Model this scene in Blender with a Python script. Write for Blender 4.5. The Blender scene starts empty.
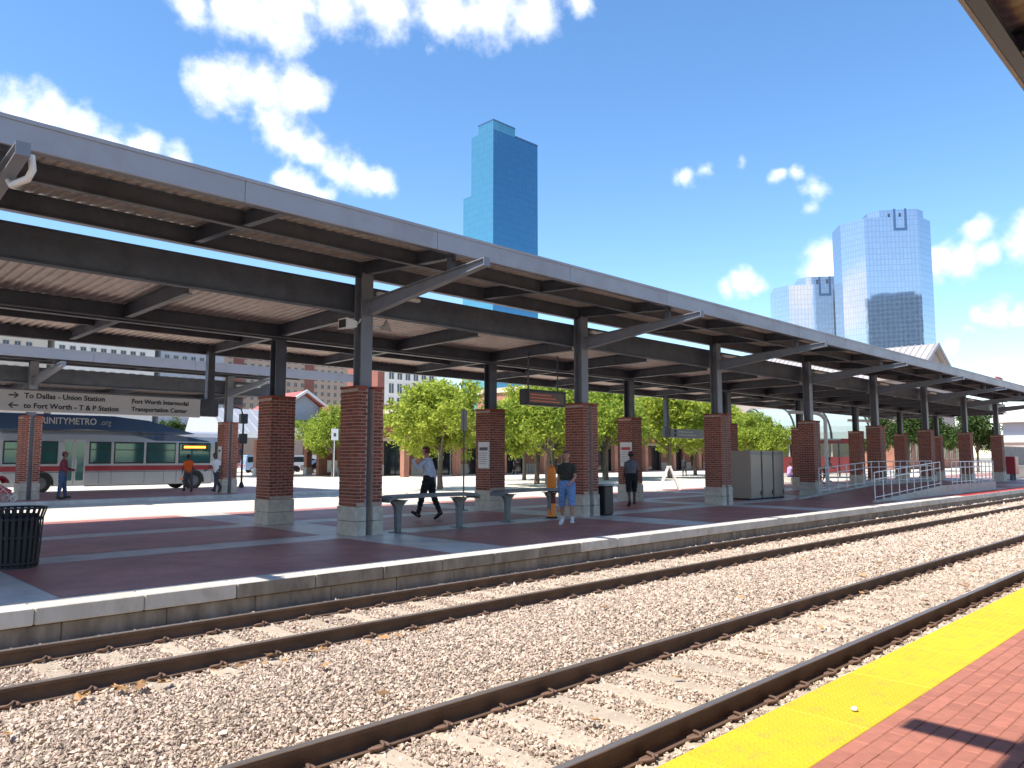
import bpy, bmesh, math, random
import numpy as np
from mathutils import Vector, Matrix, kdtree

random.seed(7)
rng = np.random.default_rng(7)
scene = bpy.context.scene
COL = scene.collection
R = math.radians

# ------------------------------------------------------------------ camera
cam_d = bpy.data.cameras.new('camera')
cam = bpy.data.objects.new('camera', cam_d)
COL.objects.link(cam)
cam_d.sensor_fit = 'HORIZONTAL'
cam_d.sensor_width = 36.0
cam_d.lens = 36.0 * 769.0 / 1024.0
cam_d.clip_start = 0.05
cam_d.clip_end = 9000
PITCH, YAW = math.atan(73.0 / 769.0), R(45.21)       # yaw measured from +X (tracks) towards +Y
_f = Vector((math.cos(YAW) * math.cos(PITCH), math.sin(YAW) * math.cos(PITCH), math.sin(PITCH)))
cam.location = (0, 0, 1.72)
cam.rotation_euler = _f.to_track_quat('-Z', 'Y').to_euler()
scene.camera = cam

# ------------------------------------------------------------------ sun and sky
SUN_DIR = Vector((0.61, -0.087, -1.0)).normalized()     # direction in which the light travels
sun_d = bpy.data.lights.new('sun', 'SUN')
sun_d.energy = 2.45
sun_d.angle = R(0.55)
sun_d.color = (1.0, 0.93, 0.83)
sun = bpy.data.objects.new('sun', sun_d)
COL.objects.link(sun)
sun.rotation_euler = SUN_DIR.to_track_quat('-Z', 'Y').to_euler()
sun.location = (-20, 5, 60)

SKY_STRENGTH = 0.084
EXPOSURE = 1.68
scene.view_settings.view_transform = 'Standard'
scene.view_settings.look = 'None'
scene.view_settings.exposure = EXPOSURE
scene.view_settings.gamma = 1.0
scene.view_settings.use_curve_mapping = False
scene.render.engine = 'CYCLES'
scene.cycles.max_bounces = 7
scene.cycles.transparent_max_bounces = 8
scene.cycles.caustics_reflective = False
scene.cycles.caustics_refractive = False
scene.cycles.sample_clamp_indirect = 6.0

# clouds: (azimuth, elevation, radius) in degrees, azimuth from +X towards +Y
CLOUDS = [(69.02, 29.6, 1.25), (65.98, 29.79, 1.91), (62.47, 30.2, 2.2), (59.21, 31.07, 1.96), (55.09, 31.87, 2.24), (50.84, 31.54, 2.0), (46.93, 31.47, 2.01), (43.4, 30.74, 1.62), (39.88, 31.85, 1.0), (64.06, 28.91, 0.91), (67.35, 25.13, 1.43), (65.45, 25.17, 1.72), (63.5, 25.06, 1.74), (61.45, 25.3, 1.48), (60.36, 25.23, 1.08), (62.95, 23.47, 1.49), (61.85, 22.29, 1.37), (60.26, 21.65, 1.25), (58.57, 20.59, 1.2), (56.9, 20.1, 1.15), (55.2, 19.9, .95), (62.33, 19.32, 1.04), (61.05, 19.03, 1.05), (59.46, 18.54, 0.84), (79.26, 21.04, 1.56), (77.45, 21.08, 1.47), (75.43, 20.89, 1.25), (73.64, 20.49, 1.14), (71.79, 20.31, 1.03), (69.75, 19.86, 0.86), (32.3, 19.67, 0.63), (30.48, 20.14, 0.56), (28.18, 20.53, 0.48), (25.72, 19.34, 0.48), (24.56, 19.4, 0.54), (22.93, 18.29, 0.81), (23.37, 17.15, 0.54), (29.27, 12.07, 0.71), (28.08, 12.14, 0.85), (27.26, 11.88, 0.56), (22.21, 13.33, 1.5), (23.14, 12.88, 0.96), (15.8, 12.7, 1.3), (14.4, 12.6, 1.2), (13.2, 12.9, .8), (13.37, 14.59, 0.6), (11.0, 13.71, 1.0), (10.8, 12.77, 1.1), (13.53, 9.32, 0.63), (12.56, 9.16, 0.75), (11.3, 8.85, 0.74), (14.25, 8.24, 0.45), (12.67, 4.75, .9), (11.2, 4.8, .95), (14.31, 4.6, 0.6), (15.03, 7.21, 0.52)]
_cr = random.Random(3)
for _k in range(16):                                   # the same fair-weather clouds go on round the rest of the sky
    _a, _e = 95 + _k * 16.0 + _cr.uniform(-4, 4), _cr.uniform(9, 38)
    for _j in range(3):
        CLOUDS.append((_a + _j * 2.2, _e + _cr.uniform(-.8, .8), _cr.uniform(1.2, 2.4)))

world = bpy.data.worlds.new('World')
scene.world = world
world.use_nodes = True
nt = world.node_tree
nt.nodes.clear()
W = nt.nodes.new
L = nt.links.new
sky = W('ShaderNodeTexSky')
sky.sky_type = 'NISHITA'
sky.sun_disc = False
sky.sun_elevation = math.asin(-SUN_DIR.z)
sky.sun_rotation = math.atan2(-SUN_DIR.x, -SUN_DIR.y)
sky.altitude = 200
sky.air_density = 1.0
sky.dust_density = 0.3
sky.ozone_density = 1.6
tc = W('ShaderNodeTexCoord')
wn = W('ShaderNodeTexNoise'); wn.inputs['Scale'].default_value = 22; wn.inputs['Detail'].default_value = 3
L(tc.outputs['Generated'], wn.inputs['Vector'])
wsub = W('ShaderNodeVectorMath'); wsub.operation = 'SUBTRACT'; wsub.inputs[1].default_value = (.5, .5, .5)
L(wn.outputs['Color'], wsub.inputs[0])
wsc = W('ShaderNodeVectorMath'); wsc.operation = 'SCALE'; wsc.inputs['Scale'].default_value = 0.035
L(wsub.outputs[0], wsc.inputs[0])
wadd = W('ShaderNodeVectorMath'); wadd.operation = 'ADD'
L(tc.outputs['Generated'], wadd.inputs[0]); L(wsc.outputs[0], wadd.inputs[1])
acc = None
for a, e, r in CLOUDS:
    d = W('ShaderNodeVectorMath'); d.operation = 'DISTANCE'
    L(wadd.outputs[0], d.inputs[0])
    d.inputs[1].default_value = (math.cos(R(a)) * math.cos(R(e)), math.sin(R(a)) * math.cos(R(e)), math.sin(R(e)))
    m = W('ShaderNodeMath'); m.operation = 'MULTIPLY_ADD'
    L(d.outputs['Value'], m.inputs[0]); k_ = min(1.0, .44 + r * .42)           # small puffs are thin wisps
    m.inputs[1].default_value = -k_ / (R(r) * 1.3); m.inputs[2].default_value = k_
    if acc is None:
        acc = m
    else:
        x = W('ShaderNodeMath'); x.operation = 'SMOOTH_MAX'; x.inputs[2].default_value = 0.25
        L(acc.outputs[0], x.inputs[0]); L(m.outputs[0], x.inputs[1]); acc = x
fine = W('ShaderNodeTexNoise'); fine.inputs['Scale'].default_value = 30; fine.inputs['Detail'].default_value = 8; fine.inputs['Roughness'].default_value = .58
L(tc.outputs['Generated'], fine.inputs['Vector'])
fm = W('ShaderNodeMath'); fm.operation = 'MULTIPLY_ADD'; fm.inputs[1].default_value = 1.6; fm.inputs[2].default_value = -0.77
L(fine.outputs['Fac'], fm.inputs[0])
dens = W('ShaderNodeMath'); dens.operation = 'ADD'
L(acc.outputs[0], dens.inputs[0]); L(fm.outputs[0], dens.inputs[1])
ramp = W('ShaderNodeMapRange'); ramp.interpolation_type = 'SMOOTHSTEP'
ramp.inputs['From Min'].default_value = -0.06; ramp.inputs['From Max'].default_value = 0.95
L(dens.outputs[0], ramp.inputs['Value'])
veil = W('ShaderNodeMath'); veil.operation = 'MULTIPLY'; veil.inputs[1].default_value = 0.95
L(ramp.outputs[0], veil.inputs[0])
mixc = W('ShaderNodeMixRGB')
L(veil.outputs[0], mixc.inputs['Fac'])
cn = W('ShaderNodeTexNoise'); cn.inputs['Scale'].default_value = 17; cn.inputs['Detail'].default_value = 4
L(wadd.outputs[0], cn.inputs['Vector'])
cmix = W('ShaderNodeMixRGB'); L(cn.outputs['Fac'], cmix.inputs['Fac'])
cmix.inputs['Color1'].default_value = (4.3, 4.5, 4.95, 1); cmix.inputs['Color2'].default_value = (7.0, 6.9, 6.9, 1)
L(cmix.outputs['Color'], mixc.inputs['Color2'])
hs = W('ShaderNodeHueSaturation'); hs.inputs['Saturation'].default_value = 1.2
L(sky.outputs['Color'], hs.inputs['Color'])
L(hs.outputs['Color'], mixc.inputs['Color1'])
bg = W('ShaderNodeBackground'); bg.inputs['Strength'].default_value = SKY_STRENGTH
L(mixc.outputs['Color'], bg.inputs['Color'])
wo = W('ShaderNodeOutputWorld')
L(bg.outputs[0], wo.inputs['Surface'])

# ------------------------------------------------------------------ materials
def mat(name, color, rough=.7, metal=0.0, var=0.0, scale=6.0, bump=0.0, bscale=40.0, color2=None, stretch=None, spec=.5, island=0.0, coat=0.0):
    """plain procedural surface: base colour, noise mottling towards color2, fine relief, per-piece tint"""
    m = bpy.data.materials.new(name); m.use_nodes = True
    n, l = m.node_tree.nodes, m.node_tree.links
    b = n['Principled BSDF']
    b.inputs['Roughness'].default_value = rough
    b.inputs['Metallic'].default_value = metal
    b.inputs['Specular IOR Level'].default_value = spec
    b.inputs['Coat Weight'].default_value = coat
    c = (*color, 1)
    b.inputs['Base Color'].default_value = c
    m.diffuse_color = c
    t = n.new('ShaderNodeTexCoord')
    src = t.outputs['Object']
    if stretch:
        mp = n.new('ShaderNodeMapping'); mp.inputs['Scale'].default_value = stretch
        l.new(src, mp.inputs['Vector']); src = mp.outputs['Vector']
    out = None
    if var > 0 or color2:
        nz = n.new('ShaderNodeTexNoise'); nz.inputs['Scale'].default_value = scale; nz.inputs['Detail'].default_value = 6; nz.inputs['Roughness'].default_value = .62
        l.new(src, nz.inputs['Vector'])
        mr = n.new('ShaderNodeMapRange'); mr.inputs['From Min'].default_value = .3; mr.inputs['From Max'].default_value = .7
        l.new(nz.outputs['Fac'], mr.inputs['Value'])
        mx = n.new('ShaderNodeMixRGB')
        l.new(mr.outputs[0], mx.inputs['Fac'])
        c2 = color2 or tuple(max(0, v * (1 - var)) for v in color)
        c1 = color if color2 else tuple(min(1, v * (1 + var)) for v in color)
        mx.inputs['Color1'].default_value = (*c1, 1); mx.inputs['Color2'].default_value = (*c2, 1)
        out = mx.outputs['Color']
    if island > 0:
        g = n.new('ShaderNodeNewGeometry')
        mr2 = n.new('ShaderNodeMapRange'); mr2.inputs['To Min'].default_value = 1 - island; mr2.inputs['To Max'].default_value = 1 + island
        l.new(g.outputs['Random Per Island'], mr2.inputs['Value'])
        hv = n.new('ShaderNodeHueSaturation')
        l.new(mr2.outputs[0], hv.inputs['Value'])
        if out is not None: l.new(out, hv.inputs['Color'])
        else: hv.inputs['Color'].default_value = c
        out = hv.outputs['Color']
    if out is not None: l.new(out, b.inputs['Base Color'])
    if bump > 0:
        bn = n.new('ShaderNodeTexNoise'); bn.inputs['Scale'].default_value = bscale; bn.inputs['Detail'].default_value = 4
        l.new(src, bn.inputs['Vector'])
        bp = n.new('ShaderNodeBump'); bp.inputs['Strength'].default_value = bump; bp.inputs['Distance'].default_value = .01
        l.new(bn.outputs['Fac'], bp.inputs['Height']); l.new(bp.outputs['Normal'], b.inputs['Normal'])
    return m

def objrandom(m, amt=.15):
    """per-object tint on top of what the material has (pavers, slabs, ties)"""
    n, l = m.node_tree.nodes, m.node_tree.links
    b = n['Principled BSDF']
    oi = n.new('ShaderNodeObjectInfo')
    mr = n.new('ShaderNodeMapRange'); mr.inputs['To Min'].default_value = 1 - amt; mr.inputs['To Max'].default_value = 1 + amt
    l.new(oi.outputs['Random'], mr.inputs['Value'])
    hv = n.new('ShaderNodeHueSaturation'); l.new(mr.outputs[0], hv.inputs['Value'])
    s = b.inputs['Base Color']
    if s.is_linked:
        l.new(s.links[0].from_socket, hv.inputs['Color'])
    else: hv.inputs['Color'].default_value = s.default_value
    l.new(hv.outputs['Color'], s)
    return m

def brick_mat(name, c1, c2, mortar, bw, bh, axes, rough=.8, ms=.012, bump=.4):
    """far brickwork or paving where single pieces can no longer be told apart; axes picks the two object axes"""
    m = mat(name, c1, rough)
    n, l = m.node_tree.nodes, m.node_tree.links
    b = n['Principled BSDF']
    t = n.new('ShaderNodeTexCoord')
    sx = n.new('ShaderNodeSeparateXYZ'); l.new(t.outputs['Object'], sx.inputs[0])
    cx = n.new('ShaderNodeCombineXYZ')
    if axes[0] == 'XY':                     # walls: run along x+y
        ad = n.new('ShaderNodeMath'); l.new(sx.outputs['X'], ad.inputs[0]); l.new(sx.outputs['Y'], ad.inputs[1]); l.new(ad.outputs[0], cx.inputs['X'])
    else: l.new(sx.outputs[axes[0]], cx.inputs['X'])
    l.new(sx.outputs[axes[1]], cx.inputs['Y'])
    br = n.new('ShaderNodeTexBrick'); br.inputs['Scale'].default_value = 1.0
    br.inputs['Brick Width'].default_value = bw; br.inputs['Row Height'].default_value = bh; br.inputs['Mortar Size'].default_value = ms
    br.inputs['Color1'].default_value = (*c1, 1); br.inputs['Color2'].default_value = (*c2, 1); br.inputs['Mortar'].default_value = (*mortar, 1)
    l.new(cx.outputs[0], br.inputs['Vector'])
    nz = n.new('ShaderNodeTexNoise'); nz.inputs['Scale'].default_value = .6; nz.inputs['Detail'].default_value = 6
    l.new(t.outputs['Object'], nz.inputs['Vector'])
    mr = n.new('ShaderNodeMapRange'); mr.inputs['From Min'].default_value = .3; mr.inputs['From Max'].default_value = .7; mr.inputs['To Min'].default_value = .78; mr.inputs['To Max'].default_value = 1.18
    l.new(nz.outputs['Fac'], mr.inputs['Value'])
    hv = n.new('ShaderNodeHueSaturation'); l.new(br.outputs['Color'], hv.inputs['Color']); l.new(mr.outputs[0], hv.inputs['Value'])
    l.new(hv.outputs['Color'], b.inputs['Base Color'])
    bp = n.new('ShaderNodeBump'); bp.inputs['Strength'].default_value = bump; bp.inputs['Distance'].default_value = .004; bp.invert = True
    l.new(br.outputs['Fac'], bp.inputs['Height']); l.new(bp.outputs['Normal'], b.inputs['Normal'])
    return m

def facade_glass(name, tint, line, pw, ph, rough=.06, metal=.85, lw=.04):
    """mirror curtain wall with thin mullion and floor lines (panes are under a pixel or two across); slightly uneven panes"""
    m = mat(name, tint, rough, metal)
    n, l = m.node_tree.nodes, m.node_tree.links
    b = n['Principled BSDF']
    t = n.new('ShaderNodeTexCoord')
    sx = n.new('ShaderNodeSeparateXYZ'); l.new(t.outputs['Object'], sx.inputs[0])
    ad = n.new('ShaderNodeMath'); l.new(sx.outputs['X'], ad.inputs[0]); l.new(sx.outputs['Y'], ad.inputs[1])
    cx = n.new('ShaderNodeCombineXYZ'); l.new(ad.outputs[0], cx.inputs['X']); l.new(sx.outputs['Z'], cx.inputs['Y'])
    br = n.new('ShaderNodeTexBrick'); br.offset = 0; br.inputs['Scale'].default_value = 1
    br.inputs['Brick Width'].default_value = pw; br.inputs['Row Height'].default_value = ph; br.inputs['Mortar Size'].default_value = lw * ph
    br.inputs['Mortar Smooth'].default_value = 0.3; br.inputs['Bias'].default_value = 0
    br.inputs['Color1'].default_value = (*tint, 1); br.inputs['Color2'].default_value = (*[v * .93 for v in tint], 1); br.inputs['Mortar'].default_value = (*line, 1)
    l.new(cx.outputs[0], br.inputs['Vector']); l.new(br.outputs['Color'], b.inputs['Base Color'])
    nz = n.new('ShaderNodeTexNoise'); nz.inputs['Scale'].default_value = .16; nz.inputs['Detail'].default_value = 3
    l.new(t.outputs['Object'], nz.inputs['Vector'])
    bp = n.new('ShaderNodeBump'); bp.inputs['Strength'].default_value = .06; bp.inputs['Distance'].default_value = .35
    l.new(nz.outputs['Fac'], bp.inputs['Height']); l.new(bp.outputs['Normal'], b.inputs['Normal'])
    return m

def leaf_mat(name, c1, c2, trans=.45):
    m = bpy.data.materials.new(name); m.use_nodes = True
    n, l = m.node_tree.nodes, m.node_tree.links
    n.clear()
    g = n.new('ShaderNodeNewGeometry')
    mx = n.new('ShaderNodeMixRGB'); l.new(g.outputs['Random Per Island'], mx.inputs['Fac'])
    mx.inputs['Color1'].default_value = (*c1, 1); mx.inputs['Color2'].default_value = (*c2, 1)
    d = n.new('ShaderNodeBsdfPrincipled'); d.inputs['Roughness'].default_value = .6; d.inputs['Specular IOR Level'].default_value = .25
    tr = n.new('ShaderNodeBsdfTranslucent')
    l.new(mx.outputs[0], d.inputs['Base Color']); l.new(mx.outputs[0], tr.inputs['Color'])
    ms = n.new('ShaderNodeMixShader'); ms.inputs[0].default_value = trans
    l.new(d.outputs[0], ms.inputs[1]); l.new(tr.outputs[0], ms.inputs[2])
    o = n.new('ShaderNodeOutputMaterial'); l.new(ms.outputs[0], o.inputs['Surface'])
    return m

def emit_mat(name, color, strength):
    m = mat(name, color, .5)
    b = m.node_tree.nodes['Principled BSDF']
    b.inputs['Emission Color'].default_value = (*color, 1); b.inputs['Emission Strength'].default_value = strength
    return m

M = {}
M['steel'] = mat('painted_steel', (.10, .112, .14), .4, .0, var=.18, scale=2.5, spec=.4)
M['steel_light'] = mat('painted_steel_light', (.21, .22, .25), .5, var=.12, scale=2)
M['fascia'] = mat('fascia_metal', (.36, .335, .345), .45, .25, var=.06, scale=1.2)
M['steel_cool'] = mat('eave_channel_paint', (.07, .085, .125), .4, .2, var=.1, scale=2)
M['deck'] = mat('deck_metal', (.62, .54, .49), .45, .1, var=.15, scale=3)
M['brick'] = mat('pier_brick', (.26, .07, .045), .85, var=.3, scale=9, bump=.3, bscale=60, island=.28)
M['mortar'] = mat('mortar', (.50, .38, .31), .95, var=.2, scale=12, bump=.4, bscale=90)
M['concrete'] = mat('concrete', (.47, .44, .385), .85, var=.16, scale=4, bump=.35, bscale=35)
M['concrete_base'] = mat('concrete_block', (.56, .50, .415), .9, var=.2, scale=5, bump=.4, bscale=45)
M['rail'] = mat('rusty_rail', (.12, .076, .052), .75, .1, color2=(.16, .092, .055), scale=5, bump=.25, bscale=60)
M['rail_top'] = mat('worn_rail_head', (.36, .31, .27), .38, .75, var=.2, scale=3, stretch=(.2, 6, 1))
M['clip'] = mat('rail_clip', (.12, .08, .06), .8, .1, color2=(.18, .10, .065), scale=30)
M['tie'] = objrandom(mat('concrete_tie', (.46, .385, .30), .9, var=.16, scale=5, bump=.4, bscale=50, color2=(.35, .285, .215)), .1)
M['stone'] = mat('ballast_stone', (.465, .38, .305), .9, var=.1, scale=14, color2=(.53, .41, .325), island=.42)
M['dust'] = mat('ballast_dust', (.42, .345, .265), .95, var=.3, scale=9, bump=.8, bscale=40, color2=(.30, .245, .19))
M['yellow'] = objrandom(mat('tactile_yellow', (.62, .455, .012), .6, var=.05, scale=3, color2=(.56, .40, .014)), .07)
M['paver'] = objrandom(mat('clay_paver', (.36, .138, .096), .82, var=.12, scale=10, bump=.3, bscale=70), .11)
M['joint'] = mat('paver_joint', (.26, .105, .075), .95, var=.2, scale=20)
M['paving_red'] = brick_mat('red_platform_paving', (.52, .20, .165), (.43, .165, .14), (.34, .17, .145), .20, .10, ('X', 'Y'), .42, .009, .25)
M['band'] = mat('concrete_band', (.64, .58, .52), .34, var=.14, scale=2.2, bump=.15, bscale=30)
M['plaza'] = mat('plaza_concrete', (.64, .58, .49), .85, var=.1, scale=.35, bump=.2, bscale=12)
M['lane'] = mat('lane_concrete', (.62, .55, .455), .88, var=.12, scale=.5, bump=.2, bscale=12)
M['earth'] = mat('ground_earth', (.30, .27, .22), .95, var=.2, scale=.05)
M['slab_face'] = objrandom(mat('coping_concrete', (.66, .61, .55), .8, color2=(.52, .47, .40), scale=3.0, bump=.35, bscale=30, stretch=(1, 1, .35)), .08)
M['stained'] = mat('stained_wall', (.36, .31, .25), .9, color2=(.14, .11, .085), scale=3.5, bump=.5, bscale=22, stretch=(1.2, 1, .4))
M['red_paint'] = mat('red_edge_paint', (.48, .045, .035), .55, var=.2, scale=4)
M['white'] = mat('white_paint', (.78, .77, .74), .5, var=.05, scale=3)
M['galv'] = mat('galvanised', (.62, .63, .64), .42, .5, var=.1, scale=6)
M['stainless'] = mat('brushed_stainless', (.27, .235, .215), .45, .6, var=.12, scale=4, stretch=(30, 30, .6))
M['dark'] = mat('dark_gap', (.02, .02, .022), .7)
M['black_metal'] = mat('black_powdercoat', (.018, .018, .022), .45, var=.2, scale=8)
M['bench'] = mat('bench_paint', (.17, .185, .19), .5, .15, var=.15, scale=7)
M['rubber'] = mat('tyre_rubber', (.02, .02, .02), .85)
M['glass_dark'] = mat('tinted_glass', (.012, .03, .035), .06, 0, spec=.9)
M['glass_teal'] = mat('teal_glass', (.03, .14, .15), .05, .25, spec=.9)
M['orange'] = mat('safety_orange', (.90, .24, .02), .5, var=.08, scale=5)
M['bark'] = mat('bark', (.16, .125, .095), .95, var=.3, scale=9, bump=.8, bscale=22, stretch=(1, 1, .25))
M['leaf_a'] = leaf_mat('leaf_light', (.52, .57, .08), (.24, .32, .045), .48)
M['leaf_b'] = leaf_mat('leaf_mid', (.44, .51, .07), (.17, .26, .036), .48)
M['leaf_c'] = leaf_mat('leaf_dark', (.09, .14, .03), (.03, .06, .014), .3)
M['dead_leaf'] = mat('dry_leaf', (.36, .20, .085), .85, island=.45)

def grime(m, color, scale, lo, hi, amount):
    """worn and dirty patches with a shape of their own, laid over the base colour"""
    n, l = m.node_tree.nodes, m.node_tree.links
    b = n['Principled BSDF']; t = n.new('ShaderNodeTexCoord'); g = n.new('ShaderNodeNewGeometry')
    nz = n.new('ShaderNodeTexNoise'); nz.inputs['Scale'].default_value = scale; nz.inputs['Detail'].default_value = 9; nz.inputs['Roughness'].default_value = .7
    l.new(g.outputs['Position'], nz.inputs['Vector'])
    mr = n.new('ShaderNodeMapRange'); mr.inputs['From Min'].default_value = lo; mr.inputs['From Max'].default_value = hi; mr.inputs['To Max'].default_value = amount
    l.new(nz.outputs['Fac'], mr.inputs['Value'])
    mx = n.new('ShaderNodeMixRGB'); l.new(mr.outputs[0], mx.inputs['Fac']); mx.inputs['Color2'].default_value = (*color, 1)
    s = b.inputs['Base Color']
    if s.is_linked: l.new(s.links[0].from_socket, mx.inputs['Color1'])
    else: mx.inputs['Color1'].default_value = s.default_value
    l.new(mx.outputs['Color'], s)
    rr = n.new('ShaderNodeMapRange'); rr.inputs['To Min'].default_value = b.inputs['Roughness'].default_value * .8; rr.inputs['To Max'].default_value = min(1, b.inputs['Roughness'].default_value * 1.5)
    l.new(nz.outputs['Fac'], rr.inputs['Value']); l.new(rr.outputs[0], b.inputs['Roughness'])
    return m
grime(M['yellow'], (.36, .27, .05), 5.5, .52, .74, .75)
grime(M['yellow'], (.16, .13, .07), 21, .60, .72, .55)
grime(M['paver'], (.20, .10, .075), 3.2, .5, .75, .5)
grime(M['paving_red'], (.24, .12, .11), 1.1, .48, .72, .6)
grime(M['band'], (.26, .235, .22), .9, .46, .7, .55)
grime(M['slab_face'], (.30, .25, .20), 2.4, .52, .72, .6)
grime(M['fascia'], (.24, .21, .21), .8, .5, .72, .5)
grime(M['steel'], (.055, .055, .062), 1.6, .5, .7, .5)
grime(M['rail'], (.07, .045, .035), 3.0, .45, .7, .6)
grime(M['lane'], (.36, .32, .27), .3, .5, .75, .5)

# ------------------------------------------------------------------ mesh helpers
class MB:
    def __init__(s): s.v = []; s.f = []; s.m = []; s.sm = []
    def add(s, vs, fs, mi=0, smooth=False):
        o = len(s.v); s.v.extend([tuple(p) for p in vs])
        for f in fs: s.f.append(tuple(i + o for i in f)); s.m.append(mi); s.sm.append(smooth)
        return s
    def box(s, x0, x1, y0, y1, z0, z1, mi=0, ch=0.0):
        if ch <= 0:
            v = [(x, y, z) for x in (x0, x1) for y in (y0, y1) for z in (z0, z1)]
            return s.add(v, [(0, 1, 3, 2), (4, 6, 7, 5), (0, 4, 5, 1), (2, 3, 7, 6), (0, 2, 6, 4), (1, 5, 7, 3)], mi)
        c = min(ch, (x1 - x0) / 2.2, (y1 - y0) / 2.2, (z1 - z0) / 2.2)
        rings = []
        for z, i in ((z0, c), (z0 + c, 0), (z1 - c, 0), (z1, c)):
            rings.append([(x0 + i + c, y0 + i, z), (x1 - i - c, y0 + i, z), (x1 - i, y0 + i + c, z), (x1 - i, y1 - i - c, z), (x1 - i - c, y1 - i, z), (x0 + i + c, y1 - i, z), (x0 + i, y1 - i - c, z), (x0 + i, y0 + i + c, z)])
        return s.loft(rings, mi, True)
    def loft(s, rings, mi=0, caps=True, smooth=False, closed=True):
        n = len(rings[0]); vs = [p for r in rings for p in r]; fs = []
        for a in range(len(rings) - 1):
            for i in range(n if closed else n - 1):
                j = (i + 1) % n
                fs.append((a * n + i, a * n + j, (a + 1) * n + j, (a + 1) * n + i))
        s.add(vs, fs, mi, smooth)
        if caps:
            s.add(rings[0], [tuple(reversed(range(n)))], mi); s.add(rings[-1], [tuple(range(n))], mi)
        return s
    def tube(s, pts, r, n=8, mi=0, caps=True, smooth=True):
        pts = [Vector(p) for p in pts]; rr = r if isinstance(r, (list, tuple)) else [r] * len(pts)
        rings = []; ref = None
        for i, p in enumerate(pts):
            d = (pts[min(i + 1, len(pts) - 1)] - pts[max(i - 1, 0)]).normalized()
            if ref is None: ref = Vector((0, 0, 1)) if abs(d.z) < .9 else Vector((1, 0, 0))
            u = d.cross(ref).normalized(); w = u.cross(d).normalized(); ref = w
            rings.append([tuple(p + (u * math.cos(2 * math.pi * k / n) + w * math.sin(2 * math.pi * k / n)) * rr[i]) for k in range(n)])
        return s.loft(rings, mi, caps, smooth)
    def lathe(s, prof, n=20, c=(0, 0), mi=0, caps=True, smooth=True):
        return s.loft([[(c[0] + r * math.cos(2 * math.pi * k / n), c[1] + r * math.sin(2 * math.pi * k / n), z) for k in range(n)] for r, z in prof], mi, caps, smooth)
    def prism(s, poly, axis, a, b, mi=0):
        """polygon in the plane across `axis`, pushed from a to b; poly coords are the two other axes in x,y,z order"""
        def P(p, t):
            return {'x': (t, p[0], p[1]), 'y': (p[0], t, p[1]), 'z': (p[0], p[1], t)}[axis]
        return s.loft([[P(p, a) for p in poly], [P(p, b) for p in poly]], mi, True)
    def beam(s, p0, p1, w, h, tf=.02, tw=.014, mi=0, up=(0, 0, 1), h1=None):
        """an I-beam from p0 to p1 (centre of the top flange), flange width w, depth h (h1 at the far end)"""
        p0, p1 = Vector(p0), Vector(p1); d = (p1 - p0).normalized(); u = d.cross(Vector(up)).normalized(); w_ = u.cross(d).normalized()
        h1 = h if h1 is None else h1
        def bar(a, b, t0, b0, t1, b1):
            r = []
            for p, t, bb in ((p0, t0, b0), (p1, t1, b1)):
                r.append([tuple(p + u * a + w_ * bb), tuple(p + u * b + w_ * bb), tuple(p + u * b + w_ * t), tuple(p + u * a + w_ * t)])
            s.loft(r, mi, True)
        bar(-w / 2, w / 2, 0, -tf, 0, -tf)
        bar(-w / 2, w / 2, -h + tf, -h, -h1 + tf, -h1)
        bar(-tw / 2, tw / 2, -tf, -h + tf, -tf, -h1 + tf)
        return s
    def mesh(s, name, mats):
        me = bpy.data.meshes.new(name); me.from_pydata(s.v, [], s.f)
        for m in (mats if isinstance(mats, (list, tuple)) else [mats]): me.materials.append(M[m] if isinstance(m, str) else m)
        me.polygons.foreach_set('material_index', s.m); me.polygons.foreach_set('use_smooth', s.sm)
        b = bmesh.new(); b.from_mesh(me); bmesh.ops.recalc_face_normals(b, faces=b.faces); b.to_mesh(me); b.free()
        me.update(); return me
    def build(s, name, mats, parent=None, loc=None, rot=None):
        return link(name, s.mesh(name, mats), parent, loc, rot)

def link(name, me, parent=None, loc=None, rot=None):
    o = bpy.data.objects.new(name, me); COL.objects.link(o)
    if parent is not None: o.parent = parent
    if loc is not None: o.location = loc
    if rot is not None: o.rotation_euler = rot
    return o

def empty(name, loc=(0, 0, 0), rz=0.0):
    o = bpy.data.objects.new(name, None); COL.objects.link(o); o.location = loc; o.rotation_euler = (0, 0, rz); o.empty_display_size = .3
    return o

def tag(o, label=None, cat=None, group=None, kind=None):
    if label: o['label'] = label
    if cat: o['category'] = cat
    if group: o['group'] = group
    if kind: o['kind'] = kind
    return o

def copy_tree(o, parent=None):
    c = o.copy(); COL.objects.link(c); c.parent = parent
    for ch in list(o.children): copy_tree(ch, c)
    return c

def np_mesh(name, verts, faces, mats, smooth=False, midx=None):
    """faces: (n,k) int array with constant k"""
    me = bpy.data.meshes.new(name); n, k = faces.shape
    me.vertices.add(len(verts)); me.vertices.foreach_set('co', np.ascontiguousarray(verts, dtype=np.float32).ravel())
    me.loops.add(n * k); me.loops.foreach_set('vertex_index', np.ascontiguousarray(faces, dtype=np.int32).ravel())
    me.polygons.add(n); me.polygons.foreach_set('loop_start', np.arange(0, n * k, k, dtype=np.int32)); me.polygons.foreach_set('loop_total', np.full(n, k, dtype=np.int32))
    for m in (mats if isinstance(mats, (list, tuple)) else [mats]): me.materials.append(M[m] if isinstance(m, str) else m)
    me.polygons.foreach_set('use_smooth', np.full(n, smooth, dtype=bool))
    if midx is not None: me.polygons.foreach_set('material_index', np.ascontiguousarray(midx, dtype=np.int32))
    me.update(calc_edges=True); me.validate()
    return me

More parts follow.
